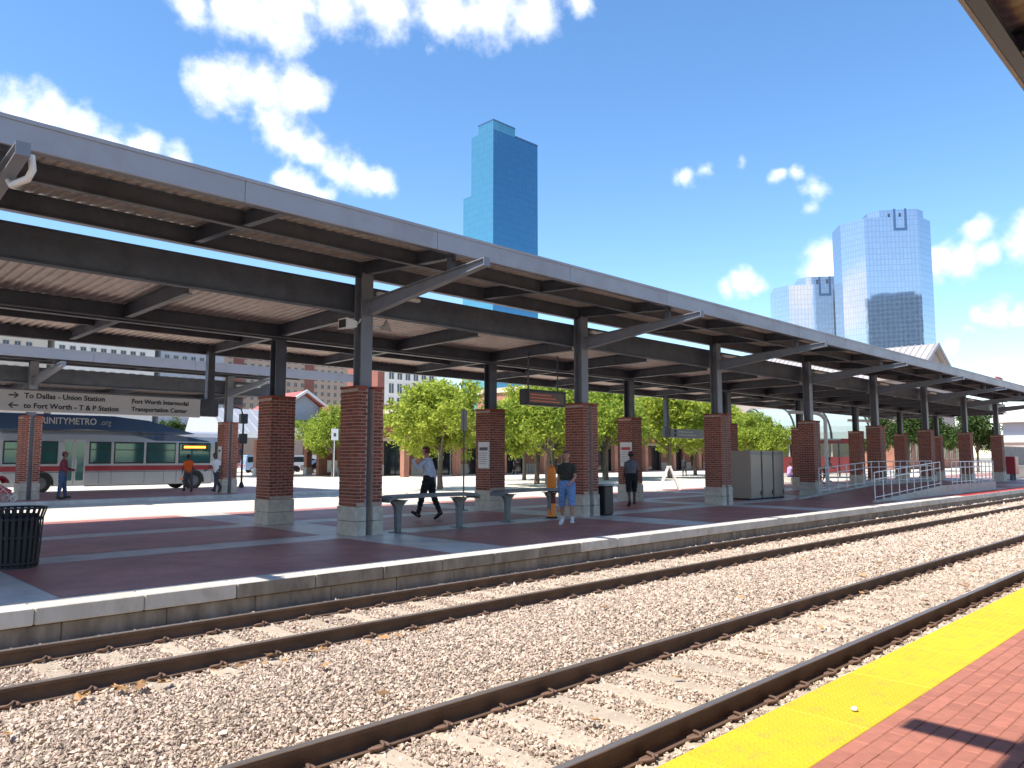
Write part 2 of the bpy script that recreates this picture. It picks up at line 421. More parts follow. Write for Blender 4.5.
def text_mesh(body, size, extrude=.004, bold=0.0, align='LEFT', spacing=1.0):
    cu = bpy.data.curves.new('lettering', 'FONT'); cu.body = body; cu.size = size; cu.extrude = extrude; cu.offset = bold; cu.align_x = align; cu.space_character = spacing
    cu.resolution_u = 3
    o = bpy.data.objects.new('tmp', cu); COL.objects.link(o)
    dg = bpy.context.evaluated_depsgraph_get()
    me = bpy.data.meshes.new_from_object(o.evaluated_get(dg)); bpy.data.objects.remove(o); return me

def lettering(body, size, material, parent, loc, rot=(R(90), 0, 0), **kw):
    me = text_mesh(body, size, **kw); me.materials.clear(); me.materials.append(M[material] if isinstance(material, str) else material)
    return link('lettering', me, parent, loc, rot)

# ================================================================== SETTING
def sheet(name, x0, x1, y0, y1, z, m, kind='structure', parent=None):
    o = MB().add([(x0, y0, z), (x1, y0, z), (x1, y1, z), (x0, y1, z)], [(0, 1, 2, 3)]).build(name, m, parent)
    if kind: o['kind'] = kind
    return o

sheet('ground', -4000, 4000, -4000, 4000, -.66, 'earth')
sheet('track_bed', -40, 160, 2.5, 10.4, -.440, 'dust')
lane = MB().box(-80, 260, 24.0, 200, -.6, -.10).build('bus_lane', 'lane'); lane['kind'] = 'structure'
plz = MB().box(23.5, 150, 24.06, 59.0, -.5, -.02).build('plaza', 'plaza'); plz['kind'] = 'structure'
isl = MB().box(-40, 22.0, 33.2, 41.6, -.5, .05, ch=.03).build('bus_island', 'band'); isl['kind'] = 'structure'
sheet('island_paving', -40, 21.4, 33.7, 41.0, .054, 'paving_red', None, isl)

# ---- far platform -------------------------------------------------
fp = MB().box(-40, 150, 10.62, 23.98, -.6, 0).build('far_platform', 'band'); fp['kind'] = 'structure'
COLX = [9.85 + 7.7 * k for k in range(-3, 9)]
for k in range(-4, 15):
    xa, xb = 9.85 + 7.7 * k + .7, 9.85 + 7.7 * (k + 1) - .7
    for ya, yb in ((10.74, 14.28), (15.22, 18.28), (19.12, 23.3)):
        sheet('paving_panel', xa, xb, ya, yb, .004, 'paving_red', None, fp)
# coping slabs along the edge, and the stained blocks under them
x = -6.0; i = 0
sl_r = random.Random(5)
while x < 118:
    ln = 1.21
    dy = sl_r.uniform(-.006, .006)
    top = -.0015 if i % 2 else 0.0
    sb = MB().box(x + .005, x + ln - .005, 10.25 + dy, 10.615, -.20, top, ch=.012)
    old = 4.0 < x < 11.5              # weathered older slabs: dark faces, tops coloured pale as sunlit
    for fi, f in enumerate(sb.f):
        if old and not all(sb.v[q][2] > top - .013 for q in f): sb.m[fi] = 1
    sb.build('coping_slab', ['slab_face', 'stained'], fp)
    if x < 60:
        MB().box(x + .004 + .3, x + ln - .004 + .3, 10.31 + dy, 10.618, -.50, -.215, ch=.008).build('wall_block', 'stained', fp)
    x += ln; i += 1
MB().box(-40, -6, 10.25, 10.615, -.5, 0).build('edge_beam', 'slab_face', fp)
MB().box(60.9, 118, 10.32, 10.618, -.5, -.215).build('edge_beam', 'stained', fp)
sheet('red_edge', 38.4, 54.0, 10.27, 10.95, .005, 'red_paint', None, fp)

# ---- near platform -------------------------------------------------
npf = MB().box(-40, 150, -14, 2.60, -.62, -.05).build('near_platform', 'concrete'); npf['kind'] = 'structure'
sheet('paver_bed', 1.0, 16.0, -1.2, 2.0, -.0045, 'joint', None, npf)
M['paver_far'] = brick_mat('clay_paver_far', (.36, .138, .096), (.32, .12, .085), (.17, .085, .06), .206, .103, ('X', 'Y'), .82, .006)
for xa, xb, ya, yb in ((-40, 1.0, -14, 2.0), (16.0, 150, -14, 2.0), (1.0, 16.0, -14, -1.2)):
    MB().box(xa, xb, ya, yb, -.049, 0).build('paving', 'paver_far', npf)
pm = MB().box(0, .2015, 0, .0985, -.03, 0, ch=.0025).mesh('paver', 'paver')
cand = []
row = 0; y = 2.0 - .1
while y > -1.25:
    x = 1.0 + (.103 if row % 2 else 0)
    while x < 15.95:
        inview = y > .19 * x - .25
        cand.append((0 if inview else 1, math.hypot(x, y), x, y)); x += .206
    y -= .103; row += 1
cand.sort()
pv_r = random.Random(11)
rest = MB()
for i, (_, _, x, y) in enumerate(cand):
    dz = pv_r.uniform(-.002, .002)
    if i < 300:
        o = link('paver', pm, npf, (x + .003, y + .003, dz)); o.rotation_euler = (pv_r.uniform(-.006, .006), pv_r.uniform(-.004, .004), pv_r.uniform(-.006, .006))
    else: rest.box(x + .003, x + .203, y + .003, y + .1, -.03, dz, ch=.004)
o = rest.build('pavers_beyond', mat('clay_paver_rest', (.36, .138, .096), .82, var=.12, scale=10, island=.1), npf); o['kind'] = 'stuff'
# tactile tiles: 0.61 m x 1.22 m, shallow truncated domes
tm = MB().box(.004, 1.216, 2.002, 2.606, -.05, 0, ch=.004)
for a in range(20):
    for b in range(10):
        cx, cy = .035 + a * .0605, 2.035 + b * .0605
        tm.lathe([(.0115, -.001), (.0075, .0042)], 6, (cx, cy))
tme = tm.mesh('tactile_tile', 'yellow')
plain = MB().box(.002, 1.218, 2.002, 2.606, -.05, .002, ch=.003).mesh('tactile_tile', 'yellow')
for k in range(-8, 60):
    link('tactile_tile', tme if 0 <= k < 18 else plain, npf, (k * 1.22 + .31, 0, 0))
# little white pebble left on the strip
tag(MB().lathe([(.004, 0), (.02, .004), (.024, .014), (.016, .026), (.004, .03)], 9).build('paper_scrap', 'white', None, (5.46, 2.2, .004)), 'small crumpled white paper scrap lying on the yellow strip', 'litter')

# ---- tracks ----------------------------------------------------------
RT = -.25
prof = [(-.07, -.172), (.07, -.172), (.07, -.160), (.018, -.142), (.009, -.125), (.009, -.048), (.036, -.034), (.036, -.006), (.030, -.0005), (-.030, -.0005), (-.036, -.006), (-.036, -.034), (-.009, -.048), (-.009, -.125), (-.018, -.142), (-.07, -.160)]
rail_me = MB().prism(prof, 'x', -40, 160)
for fi, f in enumerate(rail_me.f):
    if all(abs(rail_me.v[i][2] + .0005) < 1e-6 for i in f): rail_me.m[fi] = 1
rail_me = rail_me.mesh('rail', ['rail', 'rail_top'])
tie_me = MB().box(-.125, .125, -1.29, 1.29, -.2, 0, ch=.025).mesh('tie', 'tie')
cb = MB().box(-.05, .05, -.03, .05, 0, .028, ch=.008)
cb.tube([(-.075, .02, .02), (-.06, -.03, .036), (-.02, -.065, .042), (.02, -.03, .05), (.04, .03, .046), (.075, .02, .03), (.07, -.04, .03)], .013, 6)
cb.tube([(-.09, -.005, .022), (.09, -.005, .022)], .012, 6)
clip_me = cb.mesh('rail_clip', 'clip')
clip_far = MB().box(-.06, .06, -.05, .05, 0, .045, ch=.012).mesh('rail_clip', 'clip')
tk_r = random.Random(2)
def track(yc, label, nclip):
    t = tag(empty('railway_track', (0, yc, 0)), label, 'railway track', 'railway tracks between the platforms')
    for s in (-1, 1): link('rail', rail_me, t, (0, s * .7525, RT))
    far = MB(); n = 0; k = 0
    for k in range(-10, 130):
        X = k * .61 + .25 + yc * .03
        link('tie', tie_me, t, (X, tk_r.uniform(-.02, .02), RT - .167 + tk_r.uniform(-.004, .003)), (0, 0, tk_r.uniform(-.012, .012)))
        for s in (-1, 1):
            for side in (-1, 1):
                p = (X, s * .7525 + side * .095, RT - .164)
                if X > -1 and n < nclip:
                    link('rail_clip', clip_me, t, p, (0, 0, 0 if side < 0 else math.pi)); n += 1
                elif X > 0:
                    far.add([(v.co.x + p[0], v.co.y * (1 if side < 0 else -1) + p[1], v.co.z + p[2]) for v in clip_far.vertices], [tuple(q.vertices) for q in clip_far.polygons])
    o = far.build('clips_beyond', 'clip', t); o['kind'] = 'stuff'
track(4.17, 'nearer railway track beside the yellow platform edge', 140)
track(8.67, 'farther railway track below the canopied platform', 140)

# ---- ballast: angular stones ----------------------------------------
def ballast():
    octa = np.array([(1.25, 0, 0), (0, 1.25, 0), (-1.25, 0, 0), (0, -1.25, 0), (0, 0, 1.2), (0, 0, -1.2)], float)
    tris = np.array([(0, 1, 4), (1, 2, 4), (2, 3, 4), (3, 0, 4), (1, 0, 5), (2, 1, 5), (3, 2, 5), (0, 3, 5)])
    P = []; S = []
    for xa, xb, den, sz in ((-1.5, 8, 1650, .0165), (8, 16, 1000, .0205), (16, 30, 430, .031), (30, 62, 130, .055)):
        n = int((xb - xa) * 7.5 * den)
        p = np.c_[rng.uniform(xa, xb, n), rng.uniform(2.66, 10.24, n)]
        keep = p[:, 0] > .185 * p[:, 1] - 1.2
        for yr in (4.17 - .7525, 4.17 + .7525, 8.67 - .7525, 8.67 + .7525):
            keep &= np.abs(p[:, 1] - yr) > .085
        # fewer stones lie on the tie tops
        for yc in (4.17, 8.67):
            ph = ((p[:, 0] - .25 - yc * .03 + .305) % .61) - .305
            on = (np.abs(ph) < .12) & (np.abs(p[:, 1] - yc) < 1.27)
            cover = .30 + .45 * (np.sin(p[:, 0] * 1.7 + yc) * np.sin(p[:, 0] * .43 + p[:, 1] * 2.1) + 1) / 2
            keep &= ~(on & (rng.random(n) > cover))
        p = p[keep]
        P.append(p); S.append(np.full(len(p), sz))
    P = np.concatenate(P); S = np.concatenate(S); n = len(P)
    S = S * rng.lognormal(0, .28, n)
    z = -.438 + rng.uniform(-.008, .022, n)
    crib = np.exp(-((P[:, 1] - 6.42) / .95) ** 2) * .07                # the low mound between the tracks
    und = .012 * np.sin(P[:, 0] * 2.1 + P[:, 1] * 1.3) + .01 * np.sin(P[:, 0] * .7 - P[:, 1] * 2.9)
    z = z + crib + und * (crib > .01)
    ax = rng.normal(size=(n, 3)); ax /= np.linalg.norm(ax, axis=1)[:, None]; an = rng.uniform(0, 6.28, n)
    v = (octa[None] * rng.uniform(.6, 1.0, (n, 6, 1)) + rng.uniform(-.3, .3, (n, 6, 3))) * np.array([1.0, .85, .75]) * S[:, None, None] * rng.uniform(.8, 1.25, (n, 1, 3))
    c, s = np.cos(an)[:, None, None], np.sin(an)[:, None, None]; k = ax[:, None, :]
    v = v * c + np.cross(np.broadcast_to(k, v.shape), v) * s + k * (v * k).sum(-1, keepdims=True) * (1 - c)
    v[..., 0] += P[:, 0, None]; v[..., 1] += P[:, 1, None]; v[..., 2] += z[:, None]
    f = tris[None] + (np.arange(n) * 6)[:, None, None]
    me = np_mesh('ballast', v.reshape(-1, 3), f.reshape(-1, 3), 'stone')
    o = link('ballast', me); tag(o, 'pale crushed stone ballast between and beside the rails', 'ballast', kind='stuff')
ballast()
# dry leaves blown onto the stones
lv, lf = [], []
lr = random.Random(21)
spots = [(lr.uniform(.8, 20), lr.choice([7.62, 7.55, 9.15, 6.8, 6.2, 5.6, 5.15, 4.2, 3.9, 3.1, 2.85]) + lr.gauss(0, .18)) for _ in range(75)]
spots += [(2.4 + lr.gauss(0, .6), 7.55 + lr.gauss(0, .08)) for _ in range(14)] + [(lr.uniform(1, 6), 7.45 + lr.gauss(0, .1)) for _ in range(20)]
for (lx, ly) in spots:
    if any(abs(ly - q) < .11 for q in (3.4175, 4.9225, 7.9175, 9.4225)): continue
    a = lr.uniform(0, 6.28); s = lr.uniform(.035, .085); zz = -.385 + .07 * math.exp(-((ly - 6.42) / .95) ** 2) + lr.uniform(0, .02); w = s * lr.uniform(.35, .6)
    loc = [(-s, 0, 0), (-.3 * s, -w, .018), (.5 * s, -w * .8, .01), (s, 0, .03), (.5 * s, w * .8, .012), (-.3 * s, w, .02)]
    o = len(lv)
    tl = lr.uniform(-.4, .4)
    for (u, v_, w_) in loc:
        lv.append((lx + u * math.cos(a) - v_ * math.sin(a), ly + u * math.sin(a) + v_ * math.cos(a), zz + w_ + v_ * tl))
    lf += [(o, o + 1, o + 2, o + 3), (o, o + 3, o + 4, o + 5)]
me = bpy.data.meshes.new('dry_leaves'); me.from_pydata(lv, [], lf); me.materials.append(M['dead_leaf'])
tag(link('dry_leaves', me), 'dry brown leaves scattered over the ballast', 'leaves', kind='stuff')

# ================================================================== CANOPIES
def corrugated(x0, x1, y0, z0, y1, z1, pitch=.2, h=.038, t=.01):
    """deck sheet with trapezoid ribs running in y; underside and top"""
    xs = []; x = x0
    while x < x1:
        xs += [(x, 0), (x + pitch * .32, 0), (x + pitch * .45, h), (x + pitch * .87, h)]; x += pitch
    m = MB(); n = len(xs)
    vs = [(x, y0, z0 + z) for x, z in xs] + [(x, y1, z1 + z) for x, z in xs] + [(x, y0, z0 + z + t) for x, z in xs] + [(x, y1, z1 + z + t) for x, z in xs]
    fs = []
    for i in range(n - 1):
        fs += [(i, i + 1, n + i + 1, n + i), (2 * n + i, 3 * n + i, 3 * n + i + 1, 2 * n + i + 1), (i, 2 * n + i, 2 * n + i + 1, i + 1), (n + i, n + i + 1, 3 * n + i + 1, 3 * n + i)]
    return m.add(vs, fs)

PIER = {}
def pier_meshes():
    hw = .34; sl = .085; z0, z1 = .64, 3.24
    # mortar core: U-shaped in plan, the slot for the steel column opens to -y
    core = MB().prism([(-hw, -hw), (-sl, -hw), (-sl, .06), (sl, .06), (sl, -hw), (hw, -hw), (hw, hw), (-hw, hw)], 'z', z0, z1)
    PIER['core'] = core.mesh('mortar_core', 'mortar')
    bk = MB(); br = random.Random(4)
    pitch = .0768; hgt = .066; bl = .2265; p = .007
    nc = int((z1 - z0) / pitch)
    def face(u0, u1, fn, c):
        u = u0 - (0 if c % 2 else bl / 2)
        while u < u1 - .02:
            a, b = max(u, u0) + .005, min(u + bl, u1) - .005
            if b - a > .03:
                q = p + br.uniform(-.0015, .0015); za = z0 + c * pitch + .006; zb = za + hgt
                pts = [fn(a, -.01, za), fn(b, -.01, za), fn(b, -.01, zb), fn(a, -.01, zb), fn(a + .003, q, za + .003), fn(b - .003, q, za + .003), fn(b - .003, q, zb - .003), fn(a + .003, q, zb - .003)]
                bk.add(pts, [(4, 5, 6, 7), (0, 1, 5, 4), (1, 2, 6, 5), (2, 3, 7, 6), (3, 0, 4, 7)])
            u += bl
    for c in range(nc):
        face(-hw - p, hw + p, lambda u, o, z: (-hw - o, u, z), c)
        face(-hw - p, hw + p, lambda u, o, z: (hw + o, u, z), c)
        face(-hw, hw, lambda u, o, z: (u, hw + o, z), c + 1)
        face(-hw, -sl, lambda u, o, z: (u, -hw - o, z), c + 1)
        face(sl, hw, lambda u, o, z: (u, -hw - o, z), c + 1)
    PIER['bricks'] = bk.mesh('bricks', 'brick')
    g = .365
    b = MB()
    for zc, zd in ((0, .312), (.32, .632)):
        b.prism([(-g, -g), (-sl - .005, -g), (-sl - .005, .07), (sl + .005, .07), (sl + .005, -g), (g, -g), (g, g), (-g, g)], 'z', zc + .004, zd)
    PIER['base'] = b.mesh('concrete_base', 'concrete_base')
    PIER['cap'] = MB().box(-.36, -sl, -.36, .36, 3.242, 3.30, ch=.008).box(sl, .36, -.36, .36, 3.242, 3.30, ch=.008).box(-sl, sl, .07, .36, 3.242, 3.299).mesh('cap_course', 'brick')
pier_meshes()

def canopy(label, x0, x1, cols, loc, rz=0.0, rdz=0.0, rows=2):
    """section in y: upper wing over the platform edge (eave 11.2), sky gap behind the front columns (14.75), lower roof back to 23.0"""
    t = tag(empty('platform_canopy', loc, rz), label, 'canopy')
    Z = lambda z: z + rdz
    corrugated(x0, x1, 11.25, Z(5.93), 15.32, Z(6.245)).build('roof_deck', 'deck', t)  # rear edge extended over the gap to block a sun streak on the piers
    corrugated(x0, x1, 15.12, Z(5.30), 22.95, Z(5.10)).build('roof_deck', 'deck', t)
    # upper roof sheet edges and fascias
    MB().box(x0, x1, 11.228, 11.35, Z(5.668), Z(5.685)).box(x0, x1, 11.32, 11.35, Z(5.687), Z(5.75)).box(x0, x1, 11.228, 11.24, Z(5.687), Z(5.92)).build('eave_channel', 'steel_cool', t)
    fpm = MB().box(.004, 3.846, 11.18, 11.225, Z(5.665), Z(6.05), ch=.004).box(.004, 3.846, 11.165, 11.179, Z(6.0), Z(6.055)).mesh('fascia_panel', 'fascia')
    k = 0
    while x0 + k * 3.85 < x1: link('fascia_panel', fpm, t, (x0 + k * 3.85, 0, 0)); k += 1
    MB().beam((x0, 12.75, Z(6.04)), (x1, 12.75, Z(6.04)), .12, .30).build('purlin', 'steel', t)
    MB().beam((x0, 14.92, Z(6.21)), (x1, 14.92, Z(6.21)), .16, .36).build('girder', 'steel', t)
    MB().box(x0, x1, 15.06, 15.10, Z(5.06), Z(5.70)).box(x0, x1, 15.02, 15.06, Z(5.06), Z(5.085)).box(x0, x1, 15.02, 15.06, Z(5.675), Z(5.70)).build('girder', 'steel', t)
    MB().tube([(x0, 14.97, Z(5.02)), (x1, 14.97, Z(5.02))], .022, 6).build('conduit', 'steel_light', t)
    MB().beam((x0, 18.7, Z(5.21)), (x1, 18.7, Z(5.21)), .18, .40).build('girder', 'steel', t)
    MB().tube([(x0, 18.52, Z(4.86)), (x1, 18.52, Z(4.86))], .02, 6).build('conduit', 'steel_light', t)
    MB().beam((x0, 20.9, Z(5.155)), (x1, 20.9, Z(5.155)), .10, .16).build('purlin', 'steel', t)
    MB().box(x0, x1, 22.95, 22.99, Z(4.80), Z(5.22)).box(x0, x1, 22.80, 22.95, Z(4.80), Z(4.825)).build('eave_fascia', 'steel', t)
    xb = MB().beam((0, 14.85, Z(6.19)), (0, 11.24, Z(5.915)), .14, .29, h1=.24).mesh('cross_beam', 'steel')
    lb = MB().beam((0, 15.11, Z(5.285)), (0, 22.78, Z(5.09)), .15, .36, h1=.24).mesh('cross_beam', 'steel')
    st = MB().beam((0, 14.58, Z(5.27)), (0, 10.62, Z(5.53)), .16, .36, h1=.15)
    st.box(-.08, .08, 10.602, 10.618, Z(5.37), Z(5.54))
    st = st.mesh('strut', 'steel_light')
    po = MB().box(-.06, .06, 11.6, 11.72, Z(5.47), Z(5.90)).mesh('strut_post', 'steel')
    cf = MB().box(-.15, .15, -.15, -.125, 0, Z(5.90)).box(-.15, .15, .125, .15, 0, Z(5.90)).box(-.01, .01, -.125, .125, 0, Z(5.90)).mesh('steel_column', 'steel_light')
    cbk = MB().box(-.15, .15, -.15, -.125, 0, Z(4.80)).box(-.15, .15, .125, .15, 0, Z(4.80)).box(-.01, .01, -.125, .125, 0, Z(4.80)).mesh('steel_column', 'steel')
    lf = MB().box(0, 1.22, -.07, .07, 0, .09, ch=.02)
    lfm = lf.mesh('light_fixture', 'white')
    for c in cols:
        link('cross_beam', xb, t, (c, 0, 0)); link('cross_beam', lb, t, (c, 0, 0))
        if x0 + 1 < c + 3.85 < x1: link('cross_beam', xb, t, (c + 3.85, 0, 0)); link('cross_beam', lb, t, (c + 3.85, 0, 0))
        link('strut', st, t, (c, 0, 0)); link('strut_post', po, t, (c, 0, 0))
        link('steel_column', cf, t, (c, 14.75, 0))
        if rows > 1: link('steel_column', cbk, t, (c, 18.7, 0))
        if c > 9: link('light_fixture', lfm, t, (c + .22, 14.55, Z(5.42)))
        for yy, rot in ((14.75, 0), (18.7, math.pi))[:rows]:
            p = link('pier', PIER['core'], t, (c, yy, 0), (0, 0, rot))
            b = link('bricks', PIER['bricks'], p); b['kind'] = 'stuff'
            link('concrete_base', PIER['base'], p); link('cap_course', PIER['cap'], p)
    return t
can1 = canopy('long grey steel canopy on brick piers over the far platform', -14, 68.0, [9.85 + 7.7 * k for k in range(-2, 8)], (0, 0, 0))
MB().tube([(2.3, 10.9, 5.50), (2.33, 10.92, 5.32), (2.30, 11.0, 5.22), (2.2, 11.35, 5.2), (2.17, 11.5, 5.36)], .045, 8).build('conduit_elbow', 'white', can1)
can2 = canopy('lower parallel canopy over the bus island, beyond the hanging direction sign', -14, 18.6, [7.95 - 16.2, 7.95 - 8.1, 7.95, 16.05], (0, 20.4, .05), rdz=-.42, rows=1)
can3 = canopy('near platform canopy of which only the eave shows in the top right corner', -40, 40, [-2.15 + 10.4 * k for k in range(-3, 4)], (0, 12.95, 0), math.pi)

# ================================================================== PLATFORM FURNITURE
def bench(label, x, y, ln):
    """slatless steel bench: folded seat with dropped ends, two broad tapering legs with curved brackets"""
    t = tag(empty('platform_bench', (x, y, 0)), label, 'bench', 'grey metal benches between the front piers')
    s = MB()
    prof = [(0, .70), (.10, .755), (.24, .775), (ln * .5, .785), (ln - .24, .775), (ln - .10, .755), (ln, .70)]
    for ya, yb in ((-.24, -.085), (-.07, .07), (.085, .24)):
        top = [(a, z + .075) for a, z in prof]; s.prism(prof + top[::-1], 'y', ya, yb)
    s.build('seat', 'bench', t)
    leg = MB()
    leg.prism([(-.05, 0), (.05, 0), (.075, .52), (.10, .60), (.22, .72), (-.22, .72), (-.10, .60), (-.075, .52)], 'y', -.06, .06)
    leg.box(-.11, .11, -.2, .2, 0, .014)
    leg.box(-.12, .12, -.22, .22, .72, .742)
    lm = leg.mesh('leg', 'bench')
    for lx in (.42, ln - .48): link('leg', lm, t, (lx, 0, 0))
    return t
bench('grey metal bench in front of the walking man in the light shirt', 10.25, 14.45, 2.75)
bench('grey metal bench partly behind the man in blue shorts', 14.05, 14.75, 2.6)

def slatted_bin(label, x, y, h, r, n):
    t = tag(empty('litter_bin', (x, y, 0)), label, 'bin')
    sl = MB()
    prof = [(r * .86, .03), (r * .9, .25), (r * .94, h * .6), (r * .98, h * .85), (r * 1.1, h)]
    wv = .55 * 2 * math.pi * r / n / 2
    rings = []
    for rr, z in prof: rings.append([(rr, -wv, z), (rr, wv, z), (rr + .008, wv, z), (rr + .008, -wv, z)])
    sl.loft(rings); sm = sl.mesh('slat', 'black_metal')
    for k in range(n): link('slat', sm, t, None, (0, 0, 2 * math.pi * k / n))
    MB().lathe([(r * .8, .02), (r * .82, h * .9), (r * .78, h * .9), (r * .76, .05)], 24, caps=False).build('liner', 'dark', t)
    for z in (.06, h * .5, h * .8):
        MB().lathe([(r * .87 + .1 * r * z / h, z), (r * .9 + .1 * r * z / h, z), (r * .9 + .1 * r * z / h, z + .04), (r * .87 + .1 * r * z / h, z + .04)], 24, caps=False).build('hoop', 'black_metal', t)
    MB().tube([((r * 1.1) * math.cos(a), (r * 1.1) * math.sin(a), h + .005) for a in [2 * math.pi * k / 24 for k in range(25)]], .016, 6, caps=False).build('rim', 'black_metal', t)
    MB().lathe([(r * .84, 0), (r * .86, .03), (.01, .035)], 20).build('base', 'black_metal', t)
slatted_bin('black slatted metal litter bin at the left edge of the picture', 3.1, 14.15, .92, .36, 26)

t = tag(empty('litter_bin', (18.2, 14.45, 0)), 'square black bin with a pale rim beside the second front pier', 'bin')
MB().box(-.2, .2, -.2, .2, .03, .86, ch=.02).build('body', 'black_metal', t)
MB().box(-.215, .215, -.215, .215, .865, .915, ch=.012).build('rim', 'concrete', t)
MB().box(-.17, .17, -.17, .17, 0, .028).build('plinth', 'dark', t)

t = tag(empty('traffic_drum', (16.22, 14.75, 0)), 'orange plastic channel drum behind the man in blue shorts', 'traffic drum')
MB().lathe([(.12, .80), (.125, .82), (.125, 1.36), (.11, 1.42), (.05, 1.44)], 18).build('body', 'orange', t)
MB().lathe([(.105, .42), (.11, .44), (.115, .80)], 18).build('band', mat('drum_band', (.14, .02, .02), .6), t)
MB().lathe([(.14, .06), (.12, .1), (.11, .42)], 18).build('foot_sleeve', 'orange', t)
MB().lathe([(.16, 0), (.16, .03), (.13, .058)], 16).build('base', 'rubber', t)
MB().tube([(-.05, 0, 1.44), (-.04, 0, 1.50), (.04, 0, 1.50), (.05, 0, 1.44)], .012, 6).build('handle', 'orange', t)

# stainless cabinets ---------------------------------------------------
for i, lab in enumerate(('stainless steel cabinet nearest the third front pier', 'middle stainless steel cabinet of the row of three', 'stainless steel cabinet of the row, farthest from the third pier')):
    t = tag(empty('steel_cabinet', (28.55 + i * .99, 15.25, 0)), lab, 'cabinet', 'stainless steel cabinets')
    MB().box(.02, .92, 0, .95, .06, 1.98, ch=.012).build('body', 'stainless', t)
    MB().box(.04, .90, -.012, -.001, .12, 1.76, ch=.004).build('door', 'stainless', t)
    MB().box(.05, .89, -.014, -.002, 1.80, 1.93).build('vent_panel', mat('vent_%d' % i, (.22, .21, .2), .5, .5), t)
    MB().box(.80, .84, -.04, -.012, .18, .36, ch=.006).build('handle', 'black_metal', t)
    MB().box(.02, .92, .02, .93, 0, .058).build('plinth', 'dark', t)

# mini-high ramp with red edge and galvanised railings -------------------
M['ramp'] = brick_mat('ramp_paving', (.40, .15, .125), (.31, .115, .10), (.25, .12, .105), .20, .10, ('X', 'Y'), .4, .008, .2)
t = tag(empty('access_ramp', (0, 0, 0)), 'low red paved access ramp with concrete kerbs on the far platform', 'ramp')
MB().prism([(30.9, .006), (38.6, .36), (47.5, .36), (47.5, .007), (38, .007)], 'y', 11.35, 14.2).build('deck', 'ramp', t)
for ya in (11.18, 14.2):
    MB().prism([(30.6, .006), (30.6, .06), (38.6, .43), (47.6, .43), (47.6, .006)], 'y', ya + .002, ya + .168).build('kerb', 'concrete', t)
def railing(label, pts, z_at, npost):
    t = tag(empty('handrail', (0, 0, 0)), label, 'railing', 'galvanised railings of the access ramp')
    (xa, ya), (xb, yb) = pts
    P = [(xa + (xb - xa) * k / npost, ya + (yb - ya) * k / npost) for k in range(npost + 1)]
    for (x, y) in P:
        MB().tube([(x, y, z_at(x)), (x, y, z_at(x) + 1.06)], .024, 8).build('post', 'galv', t)
        MB().box(x - .05, x + .05, y - .05, y + .05, z_at(x), z_at(x) + .012).build('base_plate', 'galv', t)
    for h in (1.07, .80, .12):
        MB().tube([(x, y, z_at(x) + h) for x, y in P], .022 if h > .2 else .018, 8).build('top_rail' if h > 1 else 'mid_rail' if h > .5 else 'bottom_rail', 'galv', t)
zr = lambda x: .06 + max(0, min(1, (x - 30.6) / 8.0)) * .37
railing('galvanised railing along the track side of the ramp', [(30.7, 11.26), (38.6, 11.26)], zr, 9)
railing('galvanised railing round the ramp landing by the red edge', [(40.3, 11.26), (47.5, 11.26)], zr, 10)
railing('galvanised railing along the back of the ramp', [(32.7, 14.28), (47.5, 14.28)], zr, 15)

# white gooseneck pipes ------------------------------------------------
for (px, py, h, lab) in ((38.3, 16.3, 4.0, 'tall white bent pipe standing right of the fourth front pier'), (55.5, 20.2, 4.3, 'white bent pipe farther along behind the ramp railings')):
    t = tag(empty('bent_pipe', (px, py, 0)), lab, 'pipe')
    a = [(0, 0, .02), (0, 0, h - .5)] + [(-.5 * (1 - math.cos(q)), .5 * (1 - math.cos(q)) * .8, h - .5 + .42 * math.sin(q)) for q in [R(15 * k) for k in range(1, 7)]] + [(-1.5, 1.2, h - .05)]
    MB().tube(a, .09, 12).build('pipe', 'white', t)
    MB().lathe([(.2, 0), (.2, .03), (.12, .04)], 14).build('flange', 'white', t)

# slim pole behind the first bench ------------------------------------
t = tag(empty('slim_post', (16.6, 18.95, 0)), 'slim dark post behind the walking man in the light shirt', 'post')
MB().tube([(0, 0, 0), (0, 0, 3.3)], .025, 8).build('shaft', 'steel', t)
MB().box(-.1, .1, -.1, .1, 0, .02).build('base_plate', 'steel', t)
MB().box(-.012, .012, -.14, .14, 2.6, 3.25).build('plate', 'steel_light', t)

# notices on piers ------------------------------------------------------
M['paper'] = mat('notice_paper', (.74, .73, .70), .5, var=.03, scale=8)
M['ink'] = mat('notice_ink', (.10, .10, .13), .6)
M['inkred'] = mat('notice_red', (.55, .05, .06), .6)
def notice(label, x, y, z, w, h, face, cols):
    """framed notice on a pier; face 'x' looks to -x, 'y' looks to -y"""
    rz = -math.pi / 2 if face == 'x' else 0
    t = tag(empty('notice_board', (x, y, z), rz), label, 'notice')
    MB().box(-w / 2, w / 2, -.03, 0, 0, h, ch=.006).build('frame', 'galv', t)
    MB().box(-w / 2 + .03, w / 2 - .03, -.034, -.031, .03, h - .03).build('sheet', 'paper', t)
    MB().box(-w / 2 + .06, w / 2 - .06, -.037, -.035, h * .68, h * .80).build('heading', cols, t)
    for k in range(6): MB().box(-w / 2 + .06, w / 2 - .08 - .03 * (k % 3), -.037, -.035, h * (.57 - .08 * k), h * (.585 - .08 * k)).build('text_line', 'ink', t)
